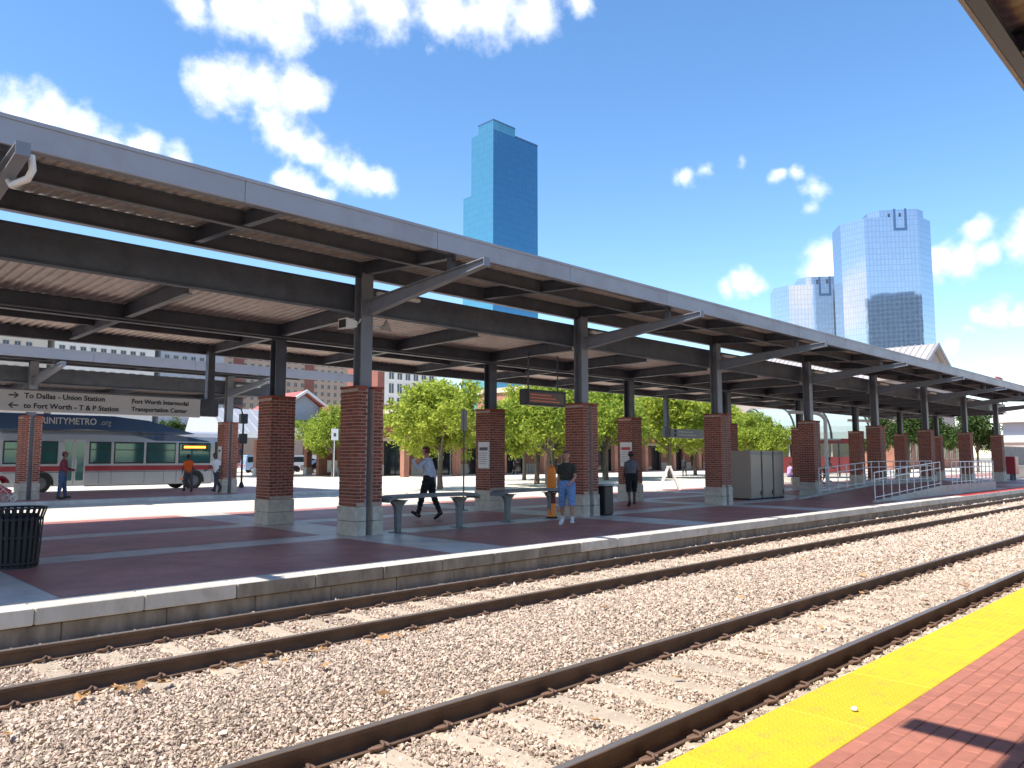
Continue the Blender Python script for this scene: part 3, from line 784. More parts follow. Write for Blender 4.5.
# ================================================================== SIGNS
M['sign'] = mat('sign_white', (.87, .86, .85), .45, var=.04, scale=1.5)
M['sign_text'] = mat('sign_black', (.02, .02, .025), .6)
t = tag(empty('direction_sign', (0, 22.72, 0)), 'long pale hanging sign pointing to the rail stations', 'sign')
MB().box(3.2, 9.48, -.06, .06, 2.88, 3.42, ch=.01).build('panel', 'sign', t)
MB().box(3.3, 9.4, -.05, .05, 3.425, 3.46).build('top_channel', 'steel_light', t)
MB().box(9.50, 10.02, -.10, .10, 2.92, 3.44, ch=.02).build('end_bracket', 'steel', t)
MB().box(9.66, 9.86, -.1, .1, 3.445, 4.90).build('hanger', 'steel', t)
MB().box(3.6, 3.75, -.07, .07, 3.465, 4.90).build('hanger', 'steel', t)
fr = -.065
lettering('To Dallas - Union Station', .185, 'sign_text', t, (4.95, fr, 3.225), bold=.004)
lettering('to Fort Worth - T & P Station', .185, 'sign_text', t, (4.95, fr, 2.97), bold=.004)
lettering('Fort Worth Intermodal', .165, 'sign_text', t, (7.55, fr, 3.215), bold=.004)
lettering('Transportation Center', .165, 'sign_text', t, (7.55, fr, 3.0), bold=.004)
for zc, s in ((3.285, 1), (3.03, -1)):
    a = MB()
    pts = [(-.11, -.014), (.03, -.014), (.03, -.014), (.03, .014), (-.11, .014)]
    a.prism([(4.72 + s * u, zc + w) for u, w in ((-.11, -.016), (.05, -.016), (.05, .016), (-.11, .016))], 'y', fr - .004, fr)
    a.prism([(4.72 + s * u, zc + w) for u, w in ((.11, 0), (.03, .075), (-.005, .075), (.065, 0), (-.005, -.075), (.03, -.075))], 'y', fr - .0045, fr)
    a.build('arrow', 'sign_text', t)

M['sign_blue'] = mat('sign_grey_blue', (.30, .34, .38), .45, var=.05, scale=2)
t = tag(empty('direction_sign', (0, 22.72, 0)), 'grey blue hanging sign seen between the second and third front piers', 'sign')
MB().box(34.15, 40.0, -.06, .06, 2.72, 3.2, ch=.01).build('panel', 'sign_blue', t)
MB().box(33.6, 34.13, -.1, .1, 2.72, 3.22, ch=.02).build('end_bracket', 'steel', t)
MB().box(33.75, 33.95, -.1, .1, 3.225, 4.9).build('hanger', 'steel', t)
MB().box(39.4, 39.55, -.07, .07, 3.205, 4.9).build('hanger', 'steel', t)
for k in range(2): MB().box(34.5, 34.66, -.068, -.061, 2.80 + k * .2, 2.95 + k * .2).build('pictogram', 'sign_text', t)
M['sign_pale'] = mat('sign_pale_text', (.7, .72, .74), .5)
for k in range(2): MB().box(34.85, 36.6 - .3 * k, -.067, -.061, 2.86 + k * .16, 2.91 + k * .16).build('text_line', 'sign_pale', t)

# hanging departures display -------------------------------------------
M['led_face'] = mat('led_screen', (.11, .028, .018), .35, var=.2, scale=9)
t = tag(empty('departure_display', (18.2, 16.9, 0)), 'dark hanging display with a reddish screen between the piers', 'display')
MB().box(-.95, .95, -.16, .16, 3.36, 3.86, ch=.02).build('housing', 'black_metal', t)
MB().box(-.86, .80, -.175, -.162, 3.43, 3.77).build('screen', 'led_face', t)
for k in range(3): MB().box(-.78, .6 - .2 * k, -.179, -.176, 3.47 + k * .1, 3.51 + k * .1).build('text_line', emit_mat('led_row_%d' % k, (.35, .09, .04), .12), t)
for sx in (-.7, .7): MB().tube([(sx, 0, 3.86), (sx, 0, 5.05)], .025, 8).build('hanger', 'steel', t)

notice('white timetable on the pier left of the hanging display', 17.55 - .352, 18.62, 1.35, .52, .86, 'x', 'ink')
notice('notice with a red heading behind the man in the maroon cap', 25.25 - .352, 18.62, 1.35, .56, .95, 'x', 'inkred')
notice('white notice on the bus island pier beside the man in the white shirt', 16.05 - .352, 35.12, 1.40, .36, .82, 'x', 'ink')

# loudspeaker and lamp on the first front pier's column --------------------
t = tag(empty('horn_loudspeaker', (9.55, 14.62, 4.68)), 'pale box loudspeaker bracketed to the first front column', 'loudspeaker')
MB().loft([[(-.02, -.10, -.07), (-.02, .10, -.07), (-.02, .10, .07), (-.02, -.10, .07)], [(-.34, -.17, -.13), (-.34, .17, -.13), (-.34, .17, .11), (-.34, -.17, .11)]]).build('horn', 'white', t)
MB().box(-.347, -.341, -.14, .14, -.10, .08).build('grille', 'dark', t)
MB().tube([(0, 0, 0), (.1, 0, .08), (.14, 0, .16)], .02, 6).build('bracket', 'galv', t)
t = tag(empty('horn_loudspeaker', (10.2, 14.55, 4.66)), 'round horn loudspeaker on the right of the first front column', 'loudspeaker')
MB().lathe([(.04, -.02), (.06, .05), (.10, .12), (.17, .2)], 16, caps=True).build('horn', 'concrete', t, (0, 0, 0), (R(35), R(60), 0))
MB().tube([(-.2, 0, .02), (-.05, 0, .02), (.05, 0, .05)], .022, 6).build('bracket', 'galv', t)

# sandwich board ------------------------------------------------------------
t = tag(empty('sandwich_board', (34.9, 23.3, .0), R(38)), 'white A frame board standing in the sun behind the piers', 'A-frame board')
for s in (-1, 1):
    b = MB()
    for w0 in (-.33, .25): b.loft([[(w0, s * .52 - .06, 0), (w0 + .08, s * .52 - .06, 0), (w0 + .08, s * .52 + .06, 0), (w0, s * .52 + .06, 0)], [(w0 + .06, s * .06 - .05, 1.18), (w0 + .10, s * .06 - .05, 1.18), (w0 + .10, s * .06 + .05, 1.18), (w0 + .06, s * .06 + .05, 1.18)]])
    b.build('leg_frame', 'white', t)
    MB().loft([[(-.27, s * .42 - .012, .22), (.27, s * .42 - .012, .22), (.27, s * .42 + .012, .22), (-.27, s * .42 + .012, .22)], [(-.24, s * .09 - .012, 1.1), (.24, s * .09 - .012, 1.1), (.24, s * .09 + .012, 1.1), (-.24, s * .09 + .012, 1.1)]]).build('panel', 'white', t)
MB().box(-.28, .36, -.12, .12, 1.182, 1.24, ch=.01).build('top_handle', 'white', t)

# ================================================================== BUS
M['bus_silver'] = mat('bus_silver', (.46, .47, .50), .35, .35, var=.04, scale=1.5, coat=.3)
M['bus_blue'] = mat('bus_blue', (.012, .055, .16), .3, .1, coat=.4)
M['bus_red'] = mat('bus_red', (.33, .02, .035), .35, .05, coat=.3)
M['bus_white'] = mat('bus_white', (.6, .6, .6), .4)
def bus():
    t = tag(empty('city_bus', (8.6, 44.0, -.10)), 'silver, red and blue city bus standing beyond the canopied island', 'bus')
    Lb, Wb = 12.0, 2.6
    body = MB()
    sec = [(0, .34), (0, 2.55), (.05, 2.95), (.22, 3.18), (.5, 3.28), (Wb - .5, 3.28), (Wb - .22, 3.18), (Wb - .05, 2.95), (Wb, 2.55), (Wb, .34)]
    rings = []
    for xx, s, dz in ((0, .94, 0), (.10, .99, 0), (.3, 1, 0), (Lb - .6, 1, 0), (Lb - .2, .985, -.02), (Lb, .9, -.1)):
        rings.append([(xx, Wb / 2 + (y - Wb / 2) * s, z if z < 1 else z + dz) for y, z in sec])
    body.loft(rings, 0, True)
    body = body.build('body', 'bus_silver', t)
    # roof fairing: long blue swoosh that drops towards the front
    f = MB()
    pr = [(-.02, 3.10), (-.02, 3.98), (5.2, 3.98), (7.0, 3.80), (8.4, 3.44), (9.6, 3.12), (8.6, 3.05), (4.0, 3.25)]
    f.prism(pr, 'y', .03, .075, 0)
    f.build('roof_fairing', 'bus_blue', t)
    MB().prism([(-.02, 3.2), (-.02, 3.96), (5.15, 3.96), (6.95, 3.78), (8.3, 3.42), (8.0, 3.2)], 'y', .08, 2.5).build('roof_housing', 'bus_white', t)
    # blue sweep on the side above the front windows, red stripe, skirt line
    MB().prism([(6.2, 3.02), (8.6, 3.04), (10.4, 2.72), (10.4, 2.68), (7.4, 2.72)], 'y', -.006, .06).build('side_sweep', 'bus_blue', t)
    for xa, xb in ((.1, 2.82), (3.92, 10.68)): MB().box(xa, xb, -.008, .05, 1.10, 1.36).build('red_stripe', 'bus_red', t)
    # windows
    for xa, xb in ((.25, 1.35), (1.45, 2.65), (4.08, 5.16), (5.28, 6.82), (6.92, 8.52), (8.66, 10.5)):
        w = MB().box(xa, xb, -.012, .05, 1.46, 2.62, ch=.02).build('window', 'black_metal', t)
        MB().box(xa + .07, xb - .07, -.018, -.013, 1.54, 2.18).build('pane', 'glass_teal', w)
        MB().box(xa + .07, xb - .07, -.018, -.013, 2.22, 2.54).build('pane', 'glass_teal', w)
    # side destination display in the window ahead of the front wheel
    MB().box(8.85, 10.3, -.024, -.0185, 2.24, 2.52).build('route_display', 'dark', t)
    MB().box(8.95, 10.2, -.028, -.0245, 2.31, 2.45).build('route_lettering', emit_mat('amber_led', (1.0, .33, .05), .9), t)
    # rear door, two leaves
    for xa in (2.88, 3.41):
        d = MB().box(xa, xa + .5, -.02, .06, .40, 2.72, ch=.015).build('door', 'bus_white', t)
        MB().box(xa + .07, xa + .43, -.026, -.021, .62, 2.58).build('pane', 'glass_teal', d)
        MB().box(xa + .40 if xa < 3 else xa + .06, xa + .44 if xa < 3 else xa + .10, -.06, -.027, 1.1, 1.7).build('handle', 'galv', d)
    # front door
    d = MB().box(10.75, 11.75, -.018, .06, .40, 2.70, ch=.015).build('door', 'black_metal', t)
    MB().box(10.83, 11.67, -.024, -.019, .6, 2.6).build('pane', 'glass_dark', d)
    # windscreen, bumper, lamps at the front end
    MB().box(Lb - .06, Lb + .004, .2, Wb - .2, 1.25, 2.75, ch=.03).build('windscreen', 'glass_dark', t)
    MB().box(Lb - .05, Lb + .09, .1, Wb - .1, .34, .72, ch=.05).build('bumper', 'black_metal', t)
    for yy in (.25, Wb - .5): MB().box(Lb - .04, Lb + .02, yy, yy + .25, .85, 1.02, ch=.02).build('headlight', 'white', t)
    # wheels with arches
    for wx in (1.9, 9.55):
        for wy, s in ((-.01, 1), (Wb + .01, -1)):
            MB().prism([(wx + .62 * math.cos(R(a)), .5 + .62 * math.sin(R(a))) for a in range(-10, 191, 20)], 'y', wy if s > 0 else wy - .03, wy + .03 if s > 0 else wy).build('wheel_arch', 'dark', t)
            w = MB()
            ring = [(.0, 0), (.42, 0), (.5, .03), (.5, .24), (.42, .27), (.0, .27)]
            w.loft([[(wx + r * math.cos(2 * math.pi * k / 24), wy - s * .015 + s * yy, .5 + r * math.sin(2 * math.pi * k / 24)) for k in range(24)] for r, yy in [(.30, 0), (.47, 0), (.5, .03), (.5, .25)]])
            w = w.build('wheel', 'rubber', t)
            MB().loft([[(wx + r * math.cos(2 * math.pi * k / 16), wy - s * yy, .5 + r * math.sin(2 * math.pi * k / 16)) for k in range(16)] for r, yy in [(.29, .016), (.27, .01), (.12, .022), (.10, .05)]]).build('rim', 'steel', w)
    for xx in (1.42, 4.6, 5.2, 6.87, 7.9, 8.58, 10.62): MB().box(xx - .006, xx + .006, -.0095, .01, .42, 1.09).build('panel_seam', 'dark', t)
    MB().box(.3, 10.6, -.014, .02, 1.03, 1.06).build('rub_rail', 'steel', t)
    MB().box(3.95, 10.6, .02, .06, .30, .36).build('skirt_trim', 'black_metal', t)
    MB().box(8.8, 9.2, -.02, .1, .55, .63).build('marker_lamp', 'orange', t)
    m = MB().tube([(11.7, -.02, 2.5), (12.1, -.25, 2.55), (12.15, -.3, 2.3)], .025, 6); m.box(12.08, 12.2, -.42, -.2, 1.9, 2.3, ch=.03); m.build('mirror', 'black_metal', t)
    o = lettering('TRINITYMETRO', .47, 'bus_white', t, (1.55, .022, 3.50), bold=.008, extrude=.006); o.scale = (.86, 1, 1)
    o = lettering('.org', .42, M['sign_blue'], t, (4.55, .022, 3.50), bold=.004, extrude=.006); o.scale = (.8, 1, 1)
bus()

# stroller at the very left --------------------------------------------------
t = tag(empty('baby_stroller', (6.75, 33.9, .055), R(20)), 'red pushchair with white wheels cut by the left picture edge', 'pushchair')
s = MB()
s.loft([[(.0 + .34 * math.cos(R(a)) * w, y, .55 + .42 * math.sin(R(a)) * w) for a in range(20, 200, 20)] for y, w in ((-.22, .8), (-.15, 1), (.15, 1), (.22, .8))], 0, False, True, False).build('hood', 'bus_red', t)
MB().loft([[(-.3, -.2, .35), (.35, -.2, .28), (.4, -.2, .42), (-.25, -.2, .75)], [(-.3, .2, .35), (.35, .2, .28), (.4, .2, .42), (-.25, .2, .75)]]).build('seat', 'bus_red', t)
MB().tube([(.45, -.2, .12), (-.5, -.2, 1.0), (-.52, .2, 1.0), (.45, .2, .12)], .014, 6).build('frame', 'galv', t)
MB().tube([(-.35, -.2, .12), (.2, -.2, .6)], .012, 6).tube([(-.35, .2, .12), (.2, .2, .6)], .012, 6).build('brace', 'galv', t)
for wx in (-.35, .45):
    for wy in (-.22, .22):
        w = MB().tube([(wx + .11 * math.cos(2 * math.pi * k / 14), wy, .125 + .11 * math.sin(2 * math.pi * k / 14)) for k in range(15)], .018, 6, caps=False).build('wheel', 'white', t)

# ================================================================== TREES
def foliage(seed, lobes, n, size, m):
    r = np.random.default_rng(seed)
    c = np.array([l[:3] for l in lobes], float); rad = np.array([l[3:6] for l in lobes], float)
    wgt = (rad.prod(1)) ** .7; idx = r.choice(len(lobes), n, p=wgt / wgt.sum())
    d = r.normal(size=(n, 3)); d /= np.linalg.norm(d, axis=1)[:, None]
    d[:, 2] = np.where((d[:, 2] < -.4) & (r.random(n) < .5), -d[:, 2], d[:, 2])
    rr = r.random(n) ** .45 * r.lognormal(0, .1, n)
    p = c[idx] + d * rad[idx] * rr[:, None]
    # gather leaves into sprays so that gaps open between them
    ns = max(40, n // 55); sp = p[r.choice(n, ns, False)]
    j = r.integers(0, ns, n); near = r.random(n) < .72
    p = np.where(near[:, None], sp[j] + r.normal(size=(n, 3)) * .17 * size / .13, p)
    nrm = d * .6 + r.normal(size=(n, 3)) * .7 + np.array([0, 0, .5]); nrm /= np.linalg.norm(nrm, axis=1)[:, None]
    t1 = np.cross(nrm, r.normal(size=(n, 3))); t1 /= np.linalg.norm(t1, axis=1)[:, None]; t2 = np.cross(nrm, t1)
    s = size * r.uniform(.6, 1.35, n)[:, None]
    v = np.stack([p - t1 * s, p + t2 * s * .45 - nrm * s * .08, p + t1 * s, p - t2 * s * .45 - nrm * s * .08], 1)
    f = np.arange(n * 4).reshape(n, 4)
    return np_mesh('crown', v.reshape(-1, 3), f, m)

def trunk_mesh(seed, h, lobes, r0=.13):
    r = random.Random(seed); m = MB()
    base = h * .30
    pts = [(0, 0, -.05), (r.uniform(-.03, .03), r.uniform(-.03, .03), base * .5), (r.uniform(-.06, .06), r.uniform(-.06, .06), base), (r.uniform(-.1, .1), r.uniform(-.1, .1), h * .55), (r.uniform(-.2, .2), r.uniform(-.2, .2), h * .82)]
    m.tube(pts, [r0 * 1.35, r0, r0 * .85, r0 * .5, r0 * .15], 10)
    for l in lobes:
        z0 = base * r.uniform(.95, 1.25); e = Vector(l[:3]); st = Vector((0, 0, z0))
        mid = st.lerp(e, .5) + Vector((r.uniform(-.2, .2), r.uniform(-.2, .2), .1))
        m.tube([tuple(st), tuple(mid), tuple(e)], [r0 * .5, r0 * .3, r0 * .1], 6)
        for q in range(2):
            e2 = e + Vector((r.uniform(-.8, .8), r.uniform(-.8, .8), r.uniform(-.2, .8)))
            m.tube([tuple(mid.lerp(e, .4)), tuple(e2)], [r0 * .18, r0 * .05], 5)
    return m.mesh('trunk', 'bark')

def tree_kind(seed, h, w, n, size, m, low=.28):
    r = random.Random(seed); lobes = []
    for k in range(11):
        a = k * 2.4 + r.uniform(-.4, .4); q = r.uniform(.25, .75) * w / 2; z = h * r.uniform(low + .14, .86)
        q *= (1.1 if z < h * .7 else .65)
        s = w * r.uniform(.15, .25)
        lobes.append((q * math.cos(a), q * math.sin(a), z, s, s, s * r.uniform(.7, .95)))
    lobes.append((0, 0, h * .82, w * .2, w * .2, h * .17)); lobes.append((0, 0, h * .6, w * .27, w * .27, h * .2))
    return trunk_mesh(seed, h, lobes[:9]), foliage(seed, lobes, n, size, m)
KIND = {'a': tree_kind(1, 5.9, 6.5, 19000, .125, 'leaf_a', .2), 'b': tree_kind(2, 6.7, 6.3, 19000, .125, 'leaf_b', .2), 'c': tree_kind(3, 7.0, 7.4, 19000, .14, 'leaf_a', .2),
        'd': tree_kind(5, 7.2, 7.0, 12000, .16, 'leaf_c')}
def tree(kind, x, y, rz, s, label, group=None, z=-.02):
    t = tag(empty('plaza_tree', (x, y, z), rz), label, 'tree', group); t.scale = (s, s, s)
    link('trunk', KIND[kind][0], t); link('crown', KIND[kind][1], t)
g = 'light green trees on the plaza'
tree('a', 26.7, 32.4, .4, 1.0, 'broad light green tree behind the walking man in the light shirt', g)
tree('b', 33.0, 30.3, 1.2, .98, 'light green tree below the hanging display, nearest of its clump', g)
tree('a', 36.2, 34.2, 2.1, 1.08, 'light green tree in the middle of the clump below the display', g)
tree('c', 41.8, 40.8, .7, .95, 'light green tree at the back of the clump below the display', g)
tree('b', 45.9, 36.2, 2.9, 1.12, 'light green tree showing just right of the second front pier', g)
tree('c', 50.2, 39.8, 4.4, 1.05, 'light green tree behind the man in the maroon cap', g)
tree('a', 54.0, 36.0, 5.1, 1.25, 'light green tree above the A frame board', g)
tree('c', 59.0, 34.4, 1.7, 1.0, 'light green tree just left of the third front pier', g)
tree('b', 52.2, 27.2, 3.5, .78, 'light green tree above the steel cabinets', g)
tree('b', 40.2, 36.4, 5.4, 1.0, 'light green tree right of centre in the clump below the display', g)
tree('a', 47.6, 42.0, 0.2, 1.2, 'light green tree behind the second front pier', g)
tree('b', 63.5, 39.5, 2.2, 1.1, 'light green tree beyond the grey blue hanging sign', g)
g2 = 'darker trees beyond the ramp'
tree('d', 91, 29.6, .3, .95, 'dark green tree seen just right of the second white pipe', g2)
tree('d', 99, 29.5, 2.3, .95, 'dark green tree behind the middle of the ramp railings', g2)
tree('d', 102, 25.7, 4.0, .98, 'dark green tree left of the last front pier', g2)
tree('d', 80.5, 30.5, 1.3, .8, 'dark green tree behind the fifth front pier', g2)
tree('d', 93.0, 34.5, 5.3, 1.0, 'dark green tree farthest back beyond the ramp', g2)
tree('d', 108, 33.0, 3.3, 1.05, 'tall dark green tree left of the low tan building', g2)
tree('b', 37.9, 61.2, 1.0, 1.02, 'slim light green tree beside the first front pier, near the gabled shelter', None, -.1)
tree('d', 35.2, 92, 2.0, .85, 'small green tree above the front end of the bus', None, -.1)
tree('d', 38.6, 90, 3.0, .75, 'small green tree showing behind the bus island pier', None, -.1)

# ================================================================== BUILDINGS
def windows_grid(parent, xs, zs, w, h, y, frame_mat, glass, depth=.25, sill=True, axis='y'):
    fm = MB(); fm.box(-w / 2 - .12, w / 2 + .12, -.10, .02, -.12, 0); fm.box(-w / 2 - .12, w / 2 + .12, -.10, .02, h, h + .12)
    fm.box(-w / 2 - .12, -w / 2, -.10, .02, .001, h - .001); fm.box(w / 2, w / 2 + .12, -.10, .02, .001, h - .001); fm.box(-.05, .05, -.08, .02, .001, h - .001)
    fm = fm.mesh('window', frame_mat); gm = MB().box(-w / 2 + .002, w / 2 - .002, -.03, -.012, .002, h - .002).mesh('pane', glass)
    for z in zs:
        for x in xs:
            if axis == 'y': o = link('window', fm, parent, (x, y, z))
            else: o = link('window', fm, parent, (y, x, z), (0, 0, -math.pi / 2))
            link('pane', gm, o)

M['hotel'] = mat('pink_tan_brick', (.48, .33, .245), .9, var=.07, scale=.3)
M['hotel_dk'] = mat('dark_brick_bay', (.26, .10, .075), .9, var=.1, scale=.5)
M['win_frame'] = mat('window_frame', (.42, .34, .28), .7)
M['win_dark'] = mat('window_glass', (.03, .034, .04), .12, spec=.8)
t = tag(empty('hotel_block', (128, 302, -.5)), 'tall pinkish tan brick block with rows of small windows', 'building')
MB().box(-6, 66, 0, 24, 0, 62).build('wall', 'hotel', t)
for xx in (13.5, 46.0): MB().box(xx - 2.2, xx + 2.2, -.35, -.001, 0, 62).build('bay', 'hotel_dk', t)
MB().box(-6.6, 66.6, -.6, 24.6, 62, 63.2).build('parapet', 'hotel', t)
xs = [k * 3.3 - 3.5 for k in range(21)]
windows_grid(t, [x for x in xs if abs(x - 13.5) > 2.6 and abs(x - 46) > 2.6], [16 + 3.3 * k for k in range(14)], 1.35, 1.75, 0, 'win_frame', 'win_dark')

M['white_stucco'] = mat('white_stucco', (.70, .66, .60), .8, var=.05, scale=.4)
t = tag(empty('white_building', (113.5, 160, -.5)), 'white framed office block with tall dark windows beside the tan block', 'building')
MB().box(0, 17, 0, 14, 0, 27).build('wall', 'white_stucco', t)
MB().box(-2, -.002, .2, 14, 0, 26).build('side_wing', 'hotel_dk', t)
MB().box(-.3, 17.3, -.3, 14.3, 27, 27.8).build('parapet', 'white_stucco', t)
windows_grid(t, [2.0 + 2.6 * k for k in range(6)], [4 + 3.6 * k for k in range(6)], 1.5, 2.5, 0, 'white_stucco', 'win_dark')

M['cream'] = mat('cream_stone', (.55, .48, .39), .85, var=.06, scale=.2)
M['bluegrey'] = mat('grey_panel', (.34, .36, .40), .6, var=.08, scale=.3)
for (xa, w, h, ml, lab) in ((30, 34, 49, 'cream', 'cream stone office building above the bus canopy at far left'), (66, 30, 47, 'white_stucco', 'pale office building with many windows above the bus canopy'), (98, 22, 46, 'bluegrey', 'grey panelled office building left of the tan block')):
    t = tag(empty('office_building', (xa, 268, -.5)), lab, 'building')
    MB().box(0, w, 0, 20, 0, h).build('wall', ml, t)
    MB().box(-.4, w + .4, -.4, 20.4, h, h + 1).build('parapet', ml, t)
    windows_grid(t, [2 + 3.0 * k for k in range(int((w - 2) / 3.0))], [24 + 3.7 * k for k in range(6)], 1.5, 1.9, 0, 'win_frame', 'win_dark')

# brick arcade behind the trees -----------------------------------------
M['arc_brick'] = brick_mat('arcade_brick', (.36, .135, .075), (.30, .105, .06), (.38, .25, .18), .21, .075, ('XY', 'Z'), .9, .01, .2)
M['limestone'] = mat('limestone', (.52, .45, .36), .9, var=.1, scale=.6)
t = tag(empty('brick_arcade', (40, 59.2, -.1)), 'low brick station building with a limestone base behind the trees', 'building')
aw = MB()
bays = [(2 + 5.2 * k) for k in range(15)]
x = 0
for b in bays:
    aw.box(x, b, 0, .5, 0, 5.6); aw.box(b, b + 3.2, 0, .5, 3.3, 5.6); x = b + 3.2
aw.box(x, 84, 0, .5, 0, 5.6); aw.box(0, 84, 8, 8.5, 0, 5.6)
aw.build('wall', 'arc_brick', t)
x = 0
for b in bays + [84]:
    MB().box(x, b, -.08, -.002, 0, 1.1, ch=.02).build('stone_base', 'limestone', t); x = b + 3.2
for i, b in enumerate(bays):
    MB().box(b - .15, b + 3.35, -.06, -.002, 3.3, 3.6).build('lintel', 'limestone', t)
    f = MB().box(b, b + 3.2, .30, .36, 3.0, 3.28).box(b, b + .1, .30, .36, 0, 2.99).box(b + 3.1, b + 3.2, .30, .36, 0, 2.99).box(b + 1.55, b + 1.65, .30, .36, 0, 2.99).build('glazed_bay', 'white' if i % 3 == 1 else 'black_metal', t)
    MB().box(b + .1, b + 1.55, .33, .345, .02, 2.98).box(b + 1.65, b + 3.1, .33, .345, .02, 2.98).build('pane', 'glass_dark', f)
MB().box(-.5, 84.5, -5.6, 9, 5.605, 5.95).build('roof_slab', 'limestone', t)  # deep front overhang added as a porch to shade the wall
ap = MB().box(-.28, .28, -.28, .28, 0, 5.6).mesh('shade_porch_pier', 'arc_brick')
for k in range(15): link('shade_porch_pier', ap, t, (.6 + 5.9 * k, -5.1, 0))
MB().box(-.5, 84.5, -5.72, -5.602, 4.9, 5.95).build('shade_porch_fascia', 'arc_brick', t)
MB().box(-.3, 84.3, -.3, 8.7, 5.955, 6.7).build('parapet', 'arc_brick', t)

t = tag(empty('brick_shed', (112, 38, -.1)), 'low dark brick shed behind the dark green trees', 'building')
MB().box(0, 34, 0, 10, 0, 6.4).build('wall', 'arc_brick', t); MB().box(-.3, 34.3, -.3, 10.3, 6.402, 6.9).build('parapet', 'limestone', t)
windows_grid(t, [2 + 3.2 * k for k in range(10)], [1.6], 1.6, 2.2, 0, 'win_frame', 'win_dark')
t = tag(empty('brick_block', (100, 72, -.1)), 'red brown brick building glimpsed above the plaza trees', 'building')
MB().box(-22, 24, 0, 14, 0, 11.2).build('wall', 'arc_brick', t)
MB().box(-22.3, 24.3, -.3, 14.3, 11.2, 11.9).build('cornice', 'limestone', t)
windows_grid(t, [-20 + 3.4 * k for k in range(13)], [7.6], 1.5, 2.0, 0, 'white_stucco', 'win_dark')

# gabled bus shelter with hipped metal roof -------------------------------
M['roof_metal'] = mat('standing_seam', (.50, .50, .50), .4, .5, var=.05, scale=.5)
M['red_roof'] = mat('red_roof_sheet', (.42, .11, .09), .6, var=.1, scale=1)
def shelter(label, x, y, w, d, zroof, zr2, gable_x):
    t = tag(empty('bus_shelter', (x, y, -.1)), label, 'shelter')
    MB().prism([(-1, zroof), (d + 1, zroof), (d - .5, zr2), (.5 + d * .35, zr2)], 'x', 0, w).build('roof', 'roof_metal', t)
    for k in range(int(w / .9)): MB().loft([[(k * .9 + .4, -1, zroof + .02), (k * .9 + .46, -1, zroof + .02), (k * .9 + .46, -1, zroof + .09), (k * .9 + .4, -1, zroof + .09)], [(k * .9 + .4, .5 + d * .35, zr2 + .02), (k * .9 + .46, .5 + d * .35, zr2 + .02), (k * .9 + .46, .5 + d * .35, zr2 + .09), (k * .9 + .4, .5 + d * .35, zr2 + .09)]]).build('roof_seam', 'roof_metal', t)
    MB().box(-.1, w + .1, -1.12, -1.002, zroof - .42, zroof + .06).build('fascia', 'white', t)
    if gable_x is not None:
        gw = 3.6
        MB().prism([(gable_x - gw, zr2 - .9), (gable_x, zr2 + 1.55), (gable_x + gw, zr2 - .9)], 'y', 1.0, 3.2).build('gable', 'bluegrey', t)
        MB().prism([(gable_x - gw - .5, zr2 - 1.05), (gable_x, zr2 + 1.62), (gable_x, zr2 + 1.9), (gable_x - gw - .8, zr2 - .95)], 'y', .6, 6.5).build('gable_roof', 'red_roof', t)
        MB().prism([(gable_x + gw + .5, zr2 - 1.05), (gable_x, zr2 + 1.62), (gable_x, zr2 + 1.9), (gable_x + gw + .8, zr2 - .95)], 'y', .6, 6.5).build('gable_roof', 'red_roof', t)
        MB().prism([(gable_x - gw - .8, zr2 - 1.05), (gable_x, zr2 + 1.72), (gable_x + gw + .8, zr2 - 1.05), (gable_x + gw + .8, zr2 - .8), (gable_x, zr2 + 2.0), (gable_x - gw - .8, zr2 - .8)], 'y', .4, .58).build('barge_board', 'white', t)
    pm_ = MB().box(-.3, .3, -.3, .3, .75, zroof - .43).mesh('pier', 'arc_brick'); bm_ = MB().box(-.36, .36, -.36, .36, 0, .748, ch=.02).mesh('base', 'concrete_base')
    k = 1.2
    while k < w:
        for yy in (.4, d - .4):
            p = link('pier', pm_, t, (k, yy, 0)); link('base', bm_, p)
        k += 5.6
shelter('metal roofed bus shelter with a small red gable between the piers', 29.5, 66.0, 16.5, 7, 3.95, 6.3, 8.6)
shelter('grey metal roofed shelter just right of the first front pier', 47.6, 66.6, 9.0, 5, 4.6, 6.3, None)

# arched shelter, red kiosk -------------------------------------------------
M['pale_green'] = mat('pale_green_roof', (.36, .45, .41), .5, var=.05, scale=.8)
t = tag(empty('arched_shelter', (63.6, 28.9, 0), R(-44)), 'pale green barrel roofed shelter behind the fourth front pier', 'shelter')
# local x runs along the vault
arc = lambda r, z0: [(r * math.cos(R(a)), z0 + .85 * r * math.sin(R(a))) for a in range(0, 181, 12)]
o_, i_ = arc(3.0, 3.2), arc(2.93, 3.2)
MB().prism(o_ + i_[::-1], 'x', -4.6, 4.4).build('roof', 'pale_green', t)
for xx in (-4.4, -1.9, 1.0, 4.2): MB().prism([(a, b) for a, b in arc(3.07, 3.2)] + [(a, b) for a, b in arc(3.005, 3.2)][::-1], 'x', xx - .07, xx + .07).build('rib', 'black_metal', t)
for xx in (-4.4, 4.2):
    for yy in (-2.95, 2.95): MB().tube([(xx, yy, 0), (xx, yy, 3.2)], .07, 8).build('post', 'steel', t)
t = tag(empty('red_kiosk', (69.5, 33.0, -.02), R(-44)), 'low red walled kiosk with dark windows under the pale roof', 'kiosk')
MB().box(-6, 6, 0, 3, .25, 1.75).box(-6, 6, 0, 3, 3.0, 3.5).build('wall', mat('kiosk_red', (.19, .03, .03), .6, var=.1, scale=1), t)
MB().box(-6, 6, .06, 2.94, 1.752, 2.998).build('glazing', 'glass_dark', t)
for k in range(7): MB().box(-6 + 2 * k - .12 * (k > 0), -5.88 + 2 * k - .12 * (k > 0), -.02, .05, 1.76, 2.99).build('mullion', 'limestone', t)
